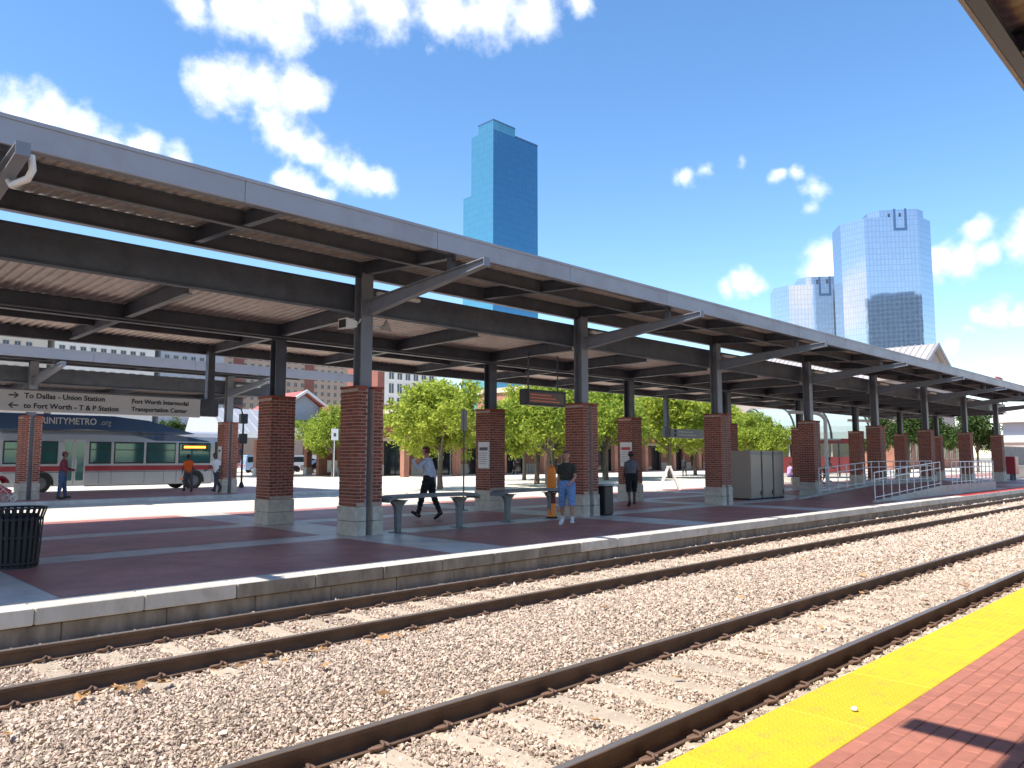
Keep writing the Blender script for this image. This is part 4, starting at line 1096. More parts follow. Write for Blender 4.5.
MB().box(-6.2, 6.2, -.2, 3.2, 0, .248).build('plinth', 'concrete', t)
MB().box(-6.4, 6.4, -.5, 3.4, 3.502, 3.7).build('roof', 'limestone', t)

# big gabled hall far right -------------------------------------------------
M['hall_roof'] = mat('hall_roof', (.50, .46, .43), .45, .3, var=.06, scale=.15)
t = tag(empty('gabled_hall', (163.5, 47, -.6)), 'large hall with a pale ribbed metal gable roof below the mirrored towers', 'hall')
w, ze, za = 12.2, 16.9, 24.0
MB().prism([(-w + .6, 0), (w - .6, 0), (w - .6, ze), (0, za - .6), (-w + .6, ze)], 'y', .8, 52).build('wall', mat('hall_gable', (.36, .30, .27), .8, var=.1, scale=.4), t)
for s in (-1, 1):
    MB().prism([(s * (w + .4), ze - .25), (0, za), (0, za + .35), (s * (w + .5), ze + .1)], 'y', 0, 53).build('roof', 'hall_roof', t)
    for k in range(44):
        yy = .3 + k * 1.2
        MB().loft([[(s * (w + .4), yy, ze + .12), (s * (w + .4), yy + .14, ze + .12), (s * (w + .4), yy + .14, ze + .3), (s * (w + .4), yy, ze + .3)], [(0, yy, za + .36), (0, yy + .14, za + .36), (0, yy + .14, za + .54), (0, yy, za + .54)]]).build('roof_seam', 'hall_roof', t)
MB().prism([(-w - .6, ze - .3), (0, za - .05), (w + .6, ze - .3), (w + .6, ze + .4), (0, za + .6), (-w - .6, ze + .4)], 'y', -.35, -.002).build('barge_board', 'fascia', t)

# low building at the right edge -------------------------------------------
t = tag(empty('low_depot', (91, 17.2, -.1)), 'low tan building with white bands at the right picture edge', 'building')
MB().box(0, 40, 0, 3.4, 0, 3.3).build('wall', 'limestone', t)
MB().box(-.2, 40, -.35, 3.4, 3.302, 3.95).build('white_band', 'white', t)
MB().box(0, 40, .1, 3.3, 3.952, 5.3).build('upper_wall', 'bluegrey', t)
MB().prism([(-.6, 5.31), (4.2, 5.31), (4.2, 5.7), (1.8, 6.9), (-.6, 5.7)], 'x', -.8, 40).build('roof', 'white_stucco', t)
for k in range(12):
    d = MB().box(1.2 + 3.2 * k, 3.4 + 3.2 * k, -.05, -.002, .1, 2.7).build('door', 'steel', t)
    MB().box(1.4 + 3.2 * k, 3.2 + 3.2 * k, -.06, -.052, 1.2, 2.5).build('pane', 'glass_dark', d)
t = tag(empty('tan_parapet', (68, 15.4, 0)), 'low tan wall in the sun at the right end of the platform', 'wall')
MB().box(0, 30, 0, .3, 0, .95, ch=.02).build('wall', 'limestone', t); MB().box(-.05, 30, -.05, .35, .952, 1.03).build('coping', 'concrete', t)
t = tag(empty('utility_box', (66.6, 14.35, 0)), 'dark red utility box beside the tan wall at right', 'utility box')
MB().box(0, 1.1, 0, .6, .45, 1.75, ch=.03).build('body', 'bus_red', t); MB().box(.1, .2, .2, .4, 0, .449).build('leg', 'steel', t); MB().box(.9, 1.0, .2, .4, 0, .449).build('leg', 'steel', t)
MB().box(.1, 1.0, -.012, -.001, .55, 1.65).build('door', 'bus_red', t)
t = tag(empty('slatted_fence', (70, 16.4, 0)), 'dark slatted fence behind the tan wall at right', 'fence')
fs = MB().box(0, .16, 0, .04, .05, 2.6).mesh('slat', 'steel')
for k in range(60): link('slat', fs, t, (k * .22, 0, 0))
MB().box(0, 13.2, .045, .1, .4, .5).build('rail', 'steel', t); MB().box(0, 13.2, .045, .1, 2.2, 2.3).build('rail', 'steel', t)
t = tag(empty('roof_sign', (112, 25.2, 0)), 'small red rooftop sign just above the canopy eave at right', 'sign')
MB().box(-1.4, 1.4, 0, .25, 10.5, 11.8, ch=.03).build('panel', 'red_roof', t)
for s in (-1, 1): MB().box(s - .06, s + .06, .05, .17, 0, 10.5).build('post', 'steel', t)

# ================================================================== TOWERS
M['tower_teal_lit'] = facade_glass('lit_teal_curtain_wall', (.21, .45, .49), (.16, .37, .42), 1.6, 3.9, .07, .8, .05)  # lighter tint: the tower's lit side put into the glass colour
M['tower_blue_shaded'] = facade_glass('shaded_blue_curtain_wall', (.11, .27, .39), (.08, .21, .32), 1.6, 3.9, .07, .75, .05)  # darker tint: shade of the track-facing side put into the glass colour
M['mirror'] = facade_glass('mirror_curtain_wall', (.60, .615, .65), (.50, .52, .56), 2.4, 3.8, .05, .88, .11)
M['mirror_trim'] = mat('dark_glass_trim', (.10, .16, .27), .2, .5)
t = tag(empty('blue_glass_tower', (288.2, 305.4, -.6)), 'tall slim blue glass tower rising above the canopy left of centre', 'tower')
h = 187.4
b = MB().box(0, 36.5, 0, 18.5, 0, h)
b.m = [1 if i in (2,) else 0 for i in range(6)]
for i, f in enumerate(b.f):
    ys = [b.v[k][1] for k in f]; b.m[i] = 1 if all(abs(y) < 1e-6 for y in ys) else 0  # track-facing side takes the shaded tint
b.build('shaft', ['tower_teal_lit', 'tower_blue_shaded'], t)
MB().box(0.02, 17.5, .02, 12.5, h + .01, h + 5.0).build('penthouse', ['tower_teal_lit'], t)
MB().box(-.1, 17.6, -.1, 12.6, h + 5.0, h + 5.8).build('penthouse_cornice', 'mirror_trim', t)
MB().box(.6, 34, 18.52, 26.0, 0, 153).build('lower_wing', 'tower_teal_lit', t)
MB().box(17.9, 36.6, -.1, 18.6, h + .01, h + 1.1).build('parapet', 'mirror_trim', t)
MB().box(-.12, .12, -.12, .12, 0, h + 4.9).build('corner_mullion', 'tower_teal_lit', t)

def octo(cx, cy, rz, hw, hd, ch):
    p = [(-hd, -hw + ch), (-hd, hw - ch), (-hd + ch, hw), (hd - ch, hw), (hd, hw - ch), (hd, -hw + ch), (hd - ch, -hw), (-hd + ch, -hw)]
    c, s = math.cos(rz), math.sin(rz)
    return [(cx + c * x - s * y, cy + s * x + c * y) for x, y in p]
def mirror_tower(label, loc, rz, hw, hd, ch, h, name='mirrored_tower'):
    """octagonal mirror glass tower; local -x is the main face"""
    t = tag(empty(name, loc, rz), label, 'tower', 'mirrored twin towers')
    MB().prism(octo(0, 0, 0, hw, hd, ch), 'z', 0, h).build('shaft', 'mirror', t)
    MB().prism(octo(hd * .1, -hw * .22, 0, hw * .62, hd * .88, ch * .5), 'z', h, h + 6.5).build('crown_block', 'mirror', t)
    MB().prism(octo(hd * .1, -hw * .05, 0, hw * .25, hd * .4, 1), 'z', h + 6.5, h + 9).build('plant_room', 'bluegrey', t)
    # raised U-shaped dark frames near the top of the faces
    u = MB()
    for ya, yb, za, zb in ((-hw * .34, -hw * .29, h - 7.5, h + 5.5), (-hw * .10, -hw * .05, h - 7.5, h + 5.5), (-hw * .34, -hw * .05, h - 9, h - 7.5)):
        u.box(-hd - .35, -hd - .02, ya, yb, za, zb)
    u.build('window_frame', 'mirror_trim', t)
    u = MB()
    for xa, xb, za, zb in ((-hd * .25, -hd * .15, h - 38, h - 1), (hd * .15, hd * .25, h - 38, h - 1), (-hd * .25, hd * .25, h - 40, h - 38)):
        u.box(xa, xb, -hw - .35, -hw - .02, za, zb)
    u.build('window_frame', 'mirror_trim', t)
    return t
RZT = R(37.5)
nx, ny = -math.cos(RZT), -math.sin(RZT)
hd = 22.0
mirror_tower('taller mirrored glass tower reflecting sky and a dark gridded block', (531.4 - nx * hd, 176.8 - ny * hd, -.6), RZT, 29.0, hd, 12.0, 161.5)
mirror_tower('shorter mirrored glass tower left of the taller one', (586, 256, -.6), R(33), 30.0, 21.0, 10.0, 133.0)
M['dark_grid'] = facade_glass('dark_gridded_facade', (.012, .15, .33), (.36, .62, .80), 3.6, 3.8, .3, .1, .12)
t = tag(empty('gridded_tower', (436.0, 72.0, -.6), math.atan2(-22.3, 34.0)), 'dark blue gridded tower seen only as a reflection in the taller mirrored tower', 'tower')
MB().box(-1, 42, -30, 0, 0, 134).build('shaft', 'dark_grid', t)
MB().box(4, 37, -26, -4, 134.01, 138).build('plant_room', 'dark_grid', t)

# ================================================================== CARS
def car(label, x, y, rz, col, kind='sedan', s=1.0):
    t = tag(empty('parked_car', (x, y, -.1), rz), label, 'car', 'cars parked beyond the shelter')
    paint = mat('car_paint', col, .3, .2, coat=.6)
    if kind == 'van': prof = [(-2.4, .35), (-2.42, 1.1), (-2.3, 1.95), (-2.1, 2.05), (1.0, 2.05), (1.75, 1.25), (2.4, 1.05), (2.5, .7), (2.45, .35)]; cab = [(-2.2, 1.2), (-2.1, 1.85), (.9, 1.85), (1.5, 1.22)]
    elif kind == 'pickup': prof = [(-2.7, .5), (-2.72, 1.15), (-.8, 1.15), (-.6, 1.85), (.7, 1.85), (1.35, 1.2), (2.5, 1.08), (2.65, .8), (2.6, .5)]; cab = [(-.62, 1.2), (-.5, 1.75), (.62, 1.75), (1.1, 1.22)]
    else: prof = [(-2.2, .32), (-2.25, .9), (-1.7, 1.0), (-1.0, 1.45), (.4, 1.47), (1.2, .98), (2.1, .85), (2.25, .6), (2.2, .32)]; cab = [(-1.5, 1.02), (-.95, 1.38), (.35, 1.40), (.95, 1.02)]
    b = MB(); w = .88
    b.loft([[(px * k, yy, pz) for px, pz in prof] for yy, k in ((-w, .985), (-w + .08, 1), (w - .08, 1), (w, .985))]); b.build('body', paint, t)
    for s_ in (-1, 1):
        yy = s_ * (w + .006)
        mid = (cab[0][0] + cab[3][0]) / 2
        for a, c in ((cab[0][0] + .05, mid - .04), (mid + .04, cab[3][0] - .05)):
            zt = cab[1][1]
            def lim(q):
                if q < cab[1][0]: return cab[0][1] + (zt - cab[0][1]) * (q - cab[0][0]) / (cab[1][0] - cab[0][0])
                if q > cab[2][0]: return zt - (zt - cab[3][1]) * (q - cab[2][0]) / (cab[3][0] - cab[2][0])
                return zt
            poly = [(a, cab[0][1]), (c, cab[0][1] + .01), (c, max(lim(c), cab[0][1] + .02)), (min(max(a, cab[1][0]), c), zt), (a, max(lim(a), cab[0][1] + .03))]
            MB().prism(poly, 'y', min(yy, yy - s_ * .02), max(yy, yy - s_ * .02)).build('side_window', 'glass_dark', t)
    for wx in (prof[0][0] * .62, prof[-1][0] * .62):
        for s_ in (-1, 1):
            wl = MB().loft([[(wx + r * math.cos(2 * math.pi * k / 16), s_ * yy, .33 + r * math.sin(2 * math.pi * k / 16)) for k in range(16)] for r, yy in ((.24, .90), (.31, .90), (.33, .87), (.33, .70))]).build('wheel', 'rubber', t)
            MB().loft([[(wx + r * math.cos(2 * math.pi * k / 12), s_ * yy, .33 + r * math.sin(2 * math.pi * k / 12)) for k in range(12)] for r, yy in ((.23, .895), (.2, .905), (.06, .915))]).build('rim', 'galv', wl)
    for s_ in (-1, 1):
        MB().box(prof[-1][0] - .08, prof[-1][0] + .03, s_ * .62 - .16, s_ * .62 + .16, .62, .76, ch=.02).build('headlight', 'white', t)
        MB().box(prof[0][0] - .04, prof[0][0] + .06, s_ * .68 - .12, s_ * .68 + .12, .72, .9, ch=.02).build('tail_light', 'bus_red', t)
car('pale blue van parked behind the gabled shelter', 43.0, 84.5, R(-8), (.30, .42, .58), 'van')
car('dark saloon car parked in front of the pale blue van', 40.5, 76.6, R(-5), (.02, .025, .035))
car('white van parked right of the pale blue van', 49.0, 85.0, R(-10), (.6, .62, .66), 'van')
car('black saloon car partly behind the white shelter board', 45.7, 76.0, R(-3), (.015, .015, .02))
car('red pickup truck parked left of the shelter pier', 39.2, 88.5, R(-40), (.45, .03, .03), 'pickup')

t = tag(empty('white_board', (40.55, 65.6, -.1)), 'small white board leaning by the shelter pier', 'board')
MB().box(-.55, .55, -.03, .03, .35, 1.5, ch=.01).build('panel', 'white', t); MB().box(-.5, -.44, -.02, .02, 0, .349).build('leg', 'steel', t); MB().box(.44, .5, -.02, .02, 0, .349).build('leg', 'steel', t)
t = tag(empty('stop_sign_post', (34.5, 55.6, -.1)), 'slim post with a small white sign plate near the first front pier', 'sign post')
MB().tube([(0, 0, 0), (0, 0, 4.2)], .035, 8).build('post', 'galv', t); MB().box(-.33, .33, -.05, -.036, 3.2, 4.15, ch=.005).build('plate', 'white', t); MB().box(-.12, .12, -.06, -.051, 3.5, 3.8).build('symbol', 'ink', t)
t = tag(empty('signal_post', (19.4, 40.6, .05)), 'dark lamp post with signal boxes beside the bus island pier', 'lamp post')
MB().tube([(0, 0, 0), (0, 0, 3.9), (-.15, 0, 4.3), (-.8, 0, 4.5)], [.06, .05, .045, .035], 8).build('post', 'black_metal', t)
for z in (2.4, 3.5): MB().box(-.2, .2, -.16, .16, z, z + .55, ch=.03).build('signal_box', 'black_metal', t)
MB().lathe([(.14, 0), (.14, .1), (.07, .3)], 12).build('base', 'black_metal', t)
t = tag(empty('cycle_rail', (58, 56.8, -.02)), 'low green metal railing in front of the brick building', 'railing')
M['green_metal'] = mat('green_metal', (.10, .17, .15), .5)
rp = MB().tube([(0, 0, 0), (0, 0, 1.05)], .03, 6).mesh('bar', 'green_metal')
for k in range(30): link('bar', rp, t, (k * .42, 0, 0))
MB().tube([(0, 0, 1.05), (12.2, 0, 1.05)], .03, 6).build('top_rail', 'green_metal', t)

# ================================================================== PEOPLE
def rot2(v, a): return (v[0] * math.cos(a) + v[2] * math.sin(a), v[1], -v[0] * math.sin(a) + v[2] * math.cos(a))
def ell_loft(mb, pts, radii, n=12, side=(0, 1, 0)):
    """closed elliptical tube: radii are (across, deep) pairs; `side` is the across direction"""
    pts = [Vector(p) for p in pts]; rings = []
    for i, p in enumerate(pts):
        d = (pts[min(i + 1, len(pts) - 1)] - pts[max(i - 1, 0)]).normalized()
        u = Vector(side); u = (u - d * u.dot(d)); u = u.normalized() if u.length > 1e-4 else Vector((1, 0, 0)); w = d.cross(u).normalized()
        a, b = radii[i] if isinstance(radii[i], tuple) else (radii[i], radii[i])
        rings.append([tuple(p + u * a * math.cos(2 * math.pi * k / n) + w * b * math.sin(2 * math.pi * k / n)) for k in range(n)])
    mb.loft(rings, 0, True, True)

def body_points(pose):
    """joint positions for a 1.75 m figure facing +x"""
    g = lambda k, d=0.0: R(pose.get(k, d))
    J = {}
    hip = Vector((0, 0, .93)); lean = g('lean')
    up = lambda h: hip + Vector((math.sin(lean) * h, 0, math.cos(lean) * h))
    J['hip'] = hip; J['waist'] = up(.14); J['chest'] = up(.36); J['neck'] = up(.54); J['head'] = up(.54) + Vector((math.sin(lean + g('nod')) * .12, 0, math.cos(lean + g('nod')) * .13))
    for s, n in ((1, 'l'), (-1, 'r')):
        h0 = hip + Vector((0, .095 * s, -.03)); th = g('thigh_' + n); kn = g('knee_' + n); sp = g('spread', 2) * s
        k_ = h0 + Vector((math.sin(th) * .43, math.sin(sp) * .43, -math.cos(th) * .43))
        a_ = k_ + Vector((math.sin(th - kn) * .42, math.sin(sp) * .2, -math.cos(th - kn) * .42))
        ft = g('foot_' + n); fa = th - kn + ft
        J['hipj_' + n] = h0; J['knee_' + n] = k_; J['ankle_' + n] = a_
        J['toe_' + n] = a_ + Vector((math.cos(fa) * .19, .02 * s, math.sin(fa) * .19 - .05)); J['heel_' + n] = a_ + Vector((-math.cos(fa) * .06, 0, -math.sin(fa) * .06 - .055))
        sh = up(.47) + Vector((0, .175 * s, -.015)); ua = g('arm_' + n); ab = g('abd_' + n, 9); el = g('elbow_' + n, 12)
        e_ = sh + Vector((math.sin(ua) * math.cos(ab) * .30, math.sin(ab) * .30 * s, -math.cos(ua) * math.cos(ab) * .30))
        fw = ua + el; ab2 = g('fabd_' + n, 2)
        w_ = e_ + Vector((math.sin(fw) * math.cos(ab2) * .26, math.sin(ab2) * .26 * s, -math.cos(fw) * math.cos(ab2) * .26))
        J['sh_' + n] = sh; J['elb_' + n] = e_; J['wr_' + n] = w_
        J['hd_' + n] = (w_ - e_).normalized()
    return J

def person(label, x, y, z, rz, height, pose, cols, shorts=False, sleeves='short', hair='short', cap=None, detail=True, group=None, seated=0.0, held=None):
    sc = height / 1.75
    J = body_points(pose)
    lowest = min(J['toe_l'].z, J['toe_r'].z, J['heel_l'].z, J['heel_r'].z) - .035
    prim = []          # (region, MB)
    def P(region, pts, rad, side=(0, 1, 0), n=12):
        mb = MB(); ell_loft(mb, pts, rad, n, side); prim.append((region, mb, pts))
    J_ = J
    P('torso', [J['hip'] + Vector((0, 0, -.10)), J['hip'], J['waist'], J['chest'], J['neck'] + Vector((0, 0, -.07)), J['neck'] + Vector((0, 0, -.01))], [(.09, .08), (.17, .115), (.15, .105), (.18, .12), (.15, .09), (.06, .055)])
    P('pelvis', [J['hip'] + Vector((0, -.13, -.05)), J['hip'] + Vector((0, 0, -.03)), J['hip'] + Vector((0, .13, -.05))], [(.06, .07), (.12, .125), (.06, .07)], (1, 0, 0))
    P('neck', [J['neck'] + Vector((0, 0, -.06)), J['neck'].lerp(J['head'], .6)], [.058, .052])
    hc = J['head'] + Vector((.012, 0, .035))
    P('head', [hc + Vector((0, 0, k)) for k in (-.105, -.085, -.04, .02, .07, .105, .118)], [(.03, .045), (.052, .068), (.068, .088), (.076, .098), (.070, .09), (.045, .058), (.015, .02)])
    P('head', [hc + Vector((.085, 0, -.005)), hc + Vector((.112, 0, -.032)), hc + Vector((.088, 0, -.042))], [(.010, .008), (.015, .012), (.012, .01)])
    for s in (-1, 1): P('head', [hc + Vector((-.005, .072 * s, .02)), hc + Vector((-.012, .086 * s, 0)), hc + Vector((-.005, .074 * s, -.03))], [(.012, .016), (.010, .02), (.008, .012)], (1, 0, 0), 8)
    P('head', [hc + Vector((.08, -.025, -.068)), hc + Vector((.088, 0, -.066)), hc + Vector((.08, .025, -.068))], [.008, .011, .008], (0, 0, 1), 8)
    for n, s in (('l', 1), ('r', -1)):
        P('thigh', [J['hipj_' + n] + Vector((0, 0, .05)), J['hipj_' + n], J['hipj_' + n].lerp(J['knee_' + n], .5), J['knee_' + n]], [(.085, .095), (.09, .10), (.075, .085), .056])
        P('shin', [J['knee_' + n].lerp(J['hipj_' + n], .05), J['knee_' + n].lerp(J['ankle_' + n], .28), J['knee_' + n].lerp(J['ankle_' + n], .65), J['ankle_' + n]], [.055, (.054, .062), .043, .036])
        a = J['ankle_' + n]
        P('foot', [J['heel_' + n] + Vector((0, 0, .01)), a + Vector((.02, 0, -.04)), (a + J['toe_' + n]) * .5 + Vector((0, 0, -.022)), J['toe_' + n]], [(.030, .03), (.038, .044), (.045, .035), (.035, .022)])
        P('uparm', [J['sh_' + n] + Vector((0, -.04 * s, .0)), J['sh_' + n], J['sh_' + n].lerp(J['elb_' + n], .5), J['elb_' + n]], [.042, .05, .045, .038])
        P('forearm', [J['elb_' + n].lerp(J['sh_' + n], .05), J['elb_' + n].lerp(J['wr_' + n], .3), J['wr_' + n]], [.039, .041, .026])
        d = J['hd_' + n]; w = J['wr_' + n]; sd = Vector((1, 0, 0)); sd = (sd - d * sd.dot(d)).normalized(); pn = d.cross(sd)
        P('hand', [w - d * .01, w + d * .04, w + d * .085], [(.024, .018), (.040, .016), (.038, .013)], tuple(sd), 10)
        if detail:
            for k, (o, ln) in enumerate(((-.029, .064), (-.010, .076), (.010, .072), (.028, .058))):
                b0 = w + d * .078 + sd * o; cu = pn * (s * .014)
                P('hand', [b0, b0 + d * ln * .5 + cu * .6, b0 + d * ln * .85 + cu * 2.0], [.0095, .009, .0075], tuple(sd), 6)
            b0 = w + d * .025 + sd * .032
            P('hand', [b0, b0 + d * .035 + sd * .026, b0 + d * .068 + sd * .03], [.0115, .0105, .0085], tuple(sd), 6)
    allm = MB(); kd_pts = []; kd_lab = []
    for reg, mb, pts in prim:
        allm.add(mb.v, mb.f, 0, True)
        for a in range(len(pts) - 1):
            for q in (0, .25, .5, .75, 1): kd_pts.append(Vector(pts[a]).lerp(Vector(pts[a + 1]), q)); kd_lab.append(reg)
    tmp = link('tmp_body', allm.mesh('tmp_body', 'dark'))
    md = tmp.modifiers.new('r', 'REMESH'); md.mode = 'VOXEL'; md.voxel_size = .0105 if detail else .024; md.use_smooth_shade = True
    sm = tmp.modifiers.new('s', 'SMOOTH'); sm.factor = .5; sm.iterations = 2 if detail else 1
    me = bpy.data.meshes.new_from_object(tmp.evaluated_get(bpy.context.evaluated_depsgraph_get())); bpy.data.objects.remove(tmp)
    nv = len(me.vertices); co = np.empty(nv * 3, np.float32); me.vertices.foreach_get('co', co); co = co.reshape(-1, 3)
    no = np.empty(nv * 3, np.float32); me.vertices.foreach_get('normal', no); no = no.reshape(-1, 3)
    fc = np.empty(len(me.polygons) * 4, np.int32); me.loops.foreach_get('vertex_index', fc); fc = fc.reshape(-1, 4)
    names = ['torso', 'pelvis', 'neck', 'head', 'thigh', 'shin', 'foot', 'uparm', 'forearm', 'hand']
    kp = np.array([tuple(p) for p in kd_pts], np.float32); kl = np.array([names.index(l) for l in kd_lab])
    # distance normalised by how thick each region is
    thick = np.array([.13, .12, .055, .085, .085, .05, .04, .05, .038, .03], np.float32)[kl]
    lab = np.empty(nv, int)
    for a in range(0, nv, 4000):
        d2 = np.linalg.norm(co[a:a + 4000, None] - kp[None], axis=2) / thick[None]; lab[a:a + 4000] = kl[d2.argmin(1)]
    fin = lambda v: (v - np.array([0, 0, lowest])) * sc
    root = tag(empty('person', (x, y, z - seated * sc), rz), label, 'person', group)
    skin = mat('skin', cols.get('skin', (.42, .22, .15)), .6, var=.08, scale=14)
    link('body', np_mesh('body', fin(co), fc, [skin], True), root)
    fl = lab[fc]                                        # labels per face corner
    def garment(name, sel_v, off, color, rough=.9):
        ok = sel_v[fc].all(1)
        if not ok.any(): return
        f = fc[ok]; u, inv = np.unique(f, return_inverse=True)
        off = off[u] if isinstance(off, np.ndarray) else np.full(len(u), off)
        wr = .006 * np.sin(co[u, 2] * 60 + co[u, 1] * 45) + .004 * np.sin(co[u, 2] * 33 - co[u, 0] * 70)
        v = co[u] + no[u] * (off + wr * (off > .012))[:, None]
        link(name, np_mesh(name, fin(v), inv.reshape(-1, 4), [mat('cloth', color, rough, var=.12, scale=18, bump=.25, bscale=60)], True), root)
    is_ = lambda *n: np.isin(lab, [names.index(k) for k in n])
    hipz = J['hip'].z
    top_cut = hipz - (.06 if not pose.get('tuck') else -.05)
    sh = is_('torso', 'pelvis') & (co[:, 2] > top_cut) & (co[:, 2] < J['neck'].z - .005)
    arm = is_('uparm')
    if sleeves == 'short':
        em = np.array([min((Vector(c) - J['elb_l']).length, (Vector(c) - J['elb_r']).length) for c in co]) if nv < 60000 else np.ones(nv)
        arm = arm & (em > .10)
    else: arm = is_('uparm', 'forearm')
    garment('shirt', sh | arm, np.where(lab[np.arange(nv)] == names.index('torso'), .018, .010), cols['top'])
    leg = is_('thigh', 'pelvis') | (is_('torso') & (co[:, 2] < hipz + .10))
    if shorts:
        km = np.minimum(np.linalg.norm(co - np.array(J['knee_l']), axis=1), np.linalg.norm(co - np.array(J['knee_r']), axis=1))
        leg = (leg | (is_('shin') & (km < .07)))
        garment('shorts', leg & (co[:, 2] < hipz + .10), .034, cols['bottom'])
        garment('sock', is_('shin') & (np.minimum(np.linalg.norm(co - np.array(J['ankle_l']), axis=1), np.linalg.norm(co - np.array(J['ankle_r']), axis=1)) < .10), .007, cols.get('sock', (.7, .7, .7)))
    else: garment('trousers', (leg | is_('shin')) & (co[:, 2] < hipz + .10), .017, cols['bottom'])
    garment('shoes', is_('foot'), .012, cols.get('shoes', (.03, .03, .03)), .6)
    hcn = np.array(hc)
    rel = co - hcn
    if hair == 'short': hs_ = is_('head') & ((rel[:, 2] > .045) | ((rel[:, 0] < -.01) & (rel[:, 2] > -.05))) & ~((rel[:, 0] > .05) & (rel[:, 2] < .06))
    else: hs_ = is_('head') & (rel[:, 2] > .2)
    garment('hair', hs_, .013, cols.get('hair', (.02, .015, .012)), .7)
    if cap is not None:
        garment('cap', is_('head') & (rel[:, 2] > .03) & (rel[:, 0] < .075), .020, cap, .8)
        pk = [hc + Vector((.07, -.06, .045)), hc + Vector((.17, -.045, .03)), hc + Vector((.185, 0, .035)), hc + Vector((.17, .045, .03)), hc + Vector((.07, .06, .045))]
        mb = MB(); vs = [tuple(fin(np.array(p))) for p in pk]; vs2 = [(a, b, c + .012) for a, b, c in vs]
        mb.loft([vs, vs2]); mb.build('cap_peak', mat('cap_peak', cap, .8), root)
    if detail:
        for s in (-1, 1):
            e = fin(np.array(hc + Vector((.085, .032 * s, .012))))
            MB().lathe([(.001, -.009), (.008, -.005), (.010, 0), (.008, .005), (.001, .009)], 8).build('eye', mat('eye', (.03, .02, .02), .2), root, tuple(e))
    if held: held(root, J, fin)
    return root

JEANS = (.045, .08, .16)
# feet and facing: rz is the heading in the plan, +x is along the tracks to the right
person('tall man in a pale blue shirt and black trousers walking behind the bench', 13.35, 16.7, 0.004, R(118), 1.90,
       {'lean': 4, 'nod': 6, 'thigh_l': 17, 'knee_l': 4, 'foot_l': 14, 'thigh_r': -13, 'knee_r': 12, 'foot_r': -10, 'arm_l': 40, 'elbow_l': 118, 'abd_l': 28, 'fabd_l': -8, 'arm_r': -18, 'elbow_r': 14, 'tuck': 1},
       {'top': (.55, .60, .72), 'bottom': (.012, .012, .016), 'skin': (.45, .20, .15), 'hair': (.10, .03, .02), 'shoes': (.012, .011, .011)}, sleeves='long')
person('man in a dark olive shirt and blue shorts walking beside the orange drum', 14.7, 12.85, 0.004, R(210), 1.77,
       {'lean': 2, 'thigh_l': 12, 'knee_l': 4, 'foot_l': 0, 'thigh_r': -9, 'knee_r': 10, 'foot_r': -8, 'spread': 6, 'arm_l': 14, 'elbow_l': 42, 'abd_l': 10, 'fabd_l': -22, 'arm_r': -12, 'elbow_r': 22, 'abd_r': 8},
       {'top': (.035, .034, .024), 'bottom': (.15, .27, .52), 'skin': (.43, .21, .14), 'hair': (.09, .06, .05), 'shoes': (.72, .73, .78), 'sock': (.7, .7, .72)}, shorts=True)
person('man in a grey shirt, black shorts and maroon cap facing away by a notice', 21.8, 16.1, 0.004, R(48), 1.80,
       {'lean': 2, 'thigh_l': -10, 'knee_l': 14, 'foot_l': -12, 'thigh_r': 12, 'knee_r': 5, 'arm_l': 6, 'elbow_l': 20, 'arm_r': 12, 'elbow_r': 26},
       {'top': (.14, .15, .18), 'bottom': (.014, .014, .016), 'skin': (.12, .06, .045), 'hair': (.01, .01, .01), 'shoes': (.05, .03, .03), 'sock': (.1, .08, .07)}, shorts=True, cap=(.14, .02, .035))
person('person in a maroon hooded top and blue jeans beside the left island pier', 8.95, 34.2, .06, R(-30), 1.80,
       {'lean': 3, 'thigh_l': 6, 'thigh_r': -4, 'knee_r': 6, 'arm_l': 12, 'elbow_l': 70, 'arm_r': 10, 'elbow_r': 66, 'fabd_l': -25, 'fabd_r': -25},
       {'top': (.16, .025, .04), 'bottom': JEANS, 'skin': (.12, .06, .045)}, sleeves='long', cap=(.15, .024, .04))
person('man in an orange safety vest and grey trousers in front of the bus', 15.1, 37.2, .06, R(80), 1.72,
       {'lean': 2, 'thigh_l': 8, 'knee_l': 4, 'thigh_r': -6, 'knee_r': 8, 'arm_l': 8, 'elbow_l': 30, 'arm_r': 14, 'elbow_r': 40, 'spread': 5},
       {'top': (.85, .14, .02), 'bottom': (.10, .09, .10), 'skin': (.12, .06, .04)})
person('man in a white shirt and dark trousers walking past the island pier', 15.35, 34.6, .06, R(205), 1.76,
       {'lean': 12, 'nod': 10, 'thigh_l': 22, 'knee_l': 8, 'thigh_r': -18, 'knee_r': 18, 'foot_r': -20, 'arm_l': -10, 'elbow_l': 30, 'arm_r': 22, 'elbow_r': 40},
       {'top': (.68, .70, .74), 'bottom': (.05, .05, .07), 'skin': (.07, .04, .03)})
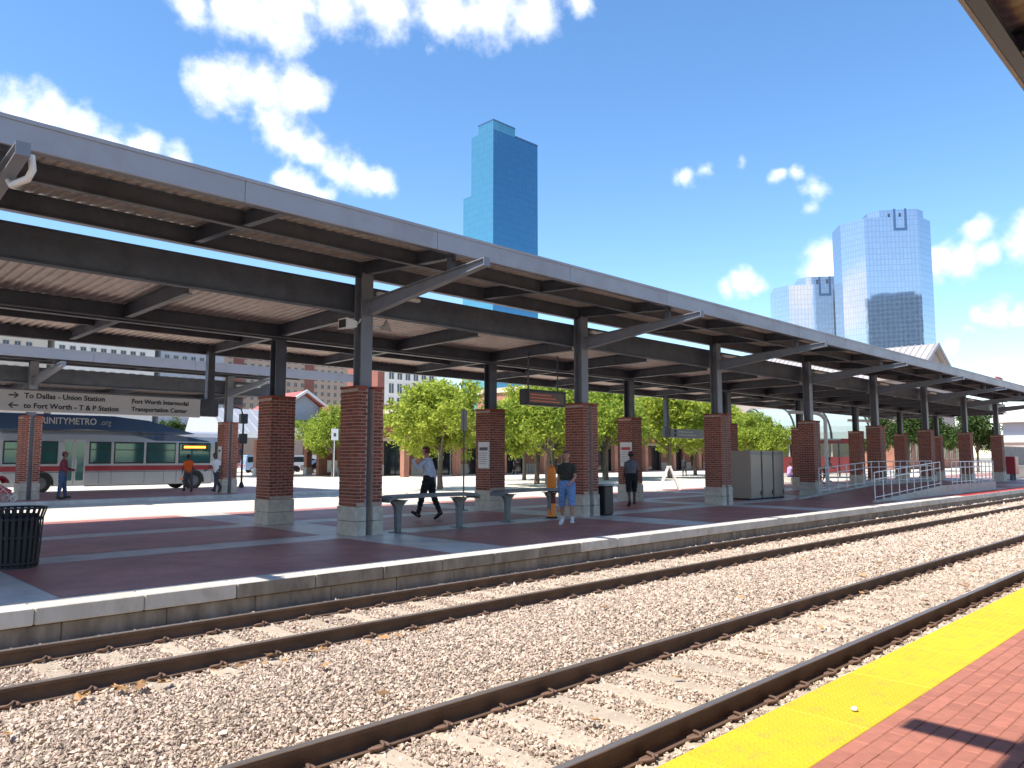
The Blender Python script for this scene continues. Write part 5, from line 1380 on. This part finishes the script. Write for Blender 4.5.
# people farther off on the plaza
far_kw = dict(detail=False)
person('person in a lavender shirt sitting by the fourth front pier', 48.6, 23.2, -.02, R(-20), 1.7, {'thigh_l': 80, 'knee_l': 80, 'thigh_r': 78, 'knee_r': 76, 'lean': 12, 'arm_l': 35, 'elbow_l': 40, 'arm_r': 35, 'elbow_r': 40}, {'top': (.42, .30, .58), 'bottom': (.18, .12, .3), 'skin': (.3, .15, .1)}, seated=-.0, **far_kw)
person('person in dark clothes leaning forward beside the lavender shirt', 49.6, 23.0, -.02, R(165), 1.7, {'thigh_l': 70, 'knee_l': 60, 'thigh_r': 74, 'knee_r': 70, 'lean': 20, 'arm_l': 45, 'elbow_l': 20, 'arm_r': 40, 'elbow_r': 30}, {'top': (.12, .09, .07), 'bottom': (.25, .14, .1), 'skin': (.4, .22, .15)}, shorts=True, **far_kw)
person('person in a grey green shirt bending just right of the fourth front pier', 48.8, 20.9, -.0, R(-35), 1.72, {'thigh_l': 40, 'knee_l': 30, 'thigh_r': -15, 'knee_r': 10, 'lean': 30, 'arm_l': 45, 'elbow_l': 20, 'arm_r': 30, 'elbow_r': 20}, {'top': (.16, .2, .2), 'bottom': (.04, .04, .05), 'skin': (.45, .27, .2)}, shorts=True, **far_kw)
person('dark clad person standing before the brick building at left of the first tree', 54.6, 57.2, -.02, R(-100), 1.75, {'thigh_l': 4, 'thigh_r': -4}, {'top': (.03, .03, .05), 'bottom': (.03, .03, .04), 'skin': (.2, .1, .08)}, sleeves='long', **far_kw)
person('person in a black top and bare legs standing behind the slim dark post', 54.5, 54.6, -.02, R(-60), 1.78, {'thigh_l': 10, 'thigh_r': -8, 'knee_r': 8, 'arm_l': 30, 'elbow_l': 60}, {'top': (.02, .02, .03), 'bottom': (.03, .03, .03), 'skin': (.45, .27, .2)}, shorts=True, **far_kw)
person('person in a pink shirt walking just right of the second front pier', 53.5, 46.8, -.02, R(-150), 1.74, {'thigh_l': 16, 'thigh_r': -14, 'knee_r': 12}, {'top': (.6, .38, .4), 'bottom': (.04, .04, .06), 'skin': (.3, .16, .12)}, **far_kw)
person('dark clad person standing under the trees right of the A frame board', 60.4, 38.7, -.02, R(-120), 1.74, {'thigh_l': 8, 'thigh_r': -6, 'arm_l': 20, 'elbow_l': 50}, {'top': (.04, .045, .06), 'bottom': (.03, .03, .035), 'skin': (.1, .06, .05)}, sleeves='long', **far_kw)
# stools under the two seated people
for (sx, sy, lab) in ((48.55, 23.2, 'low bench block under the person in lavender'), (49.7, 23.0, 'low bench block under the leaning person in dark clothes')):
    o = tag(empty('seat_block', (sx, sy, -.02)), lab, 'seat')
    MB().box(-.25, .25, -.25, .25, .06, .42, ch=.03).build('seat', 'concrete', o); MB().box(-.2, .2, -.2, .2, 0, .058).build('base', 'dark', o)
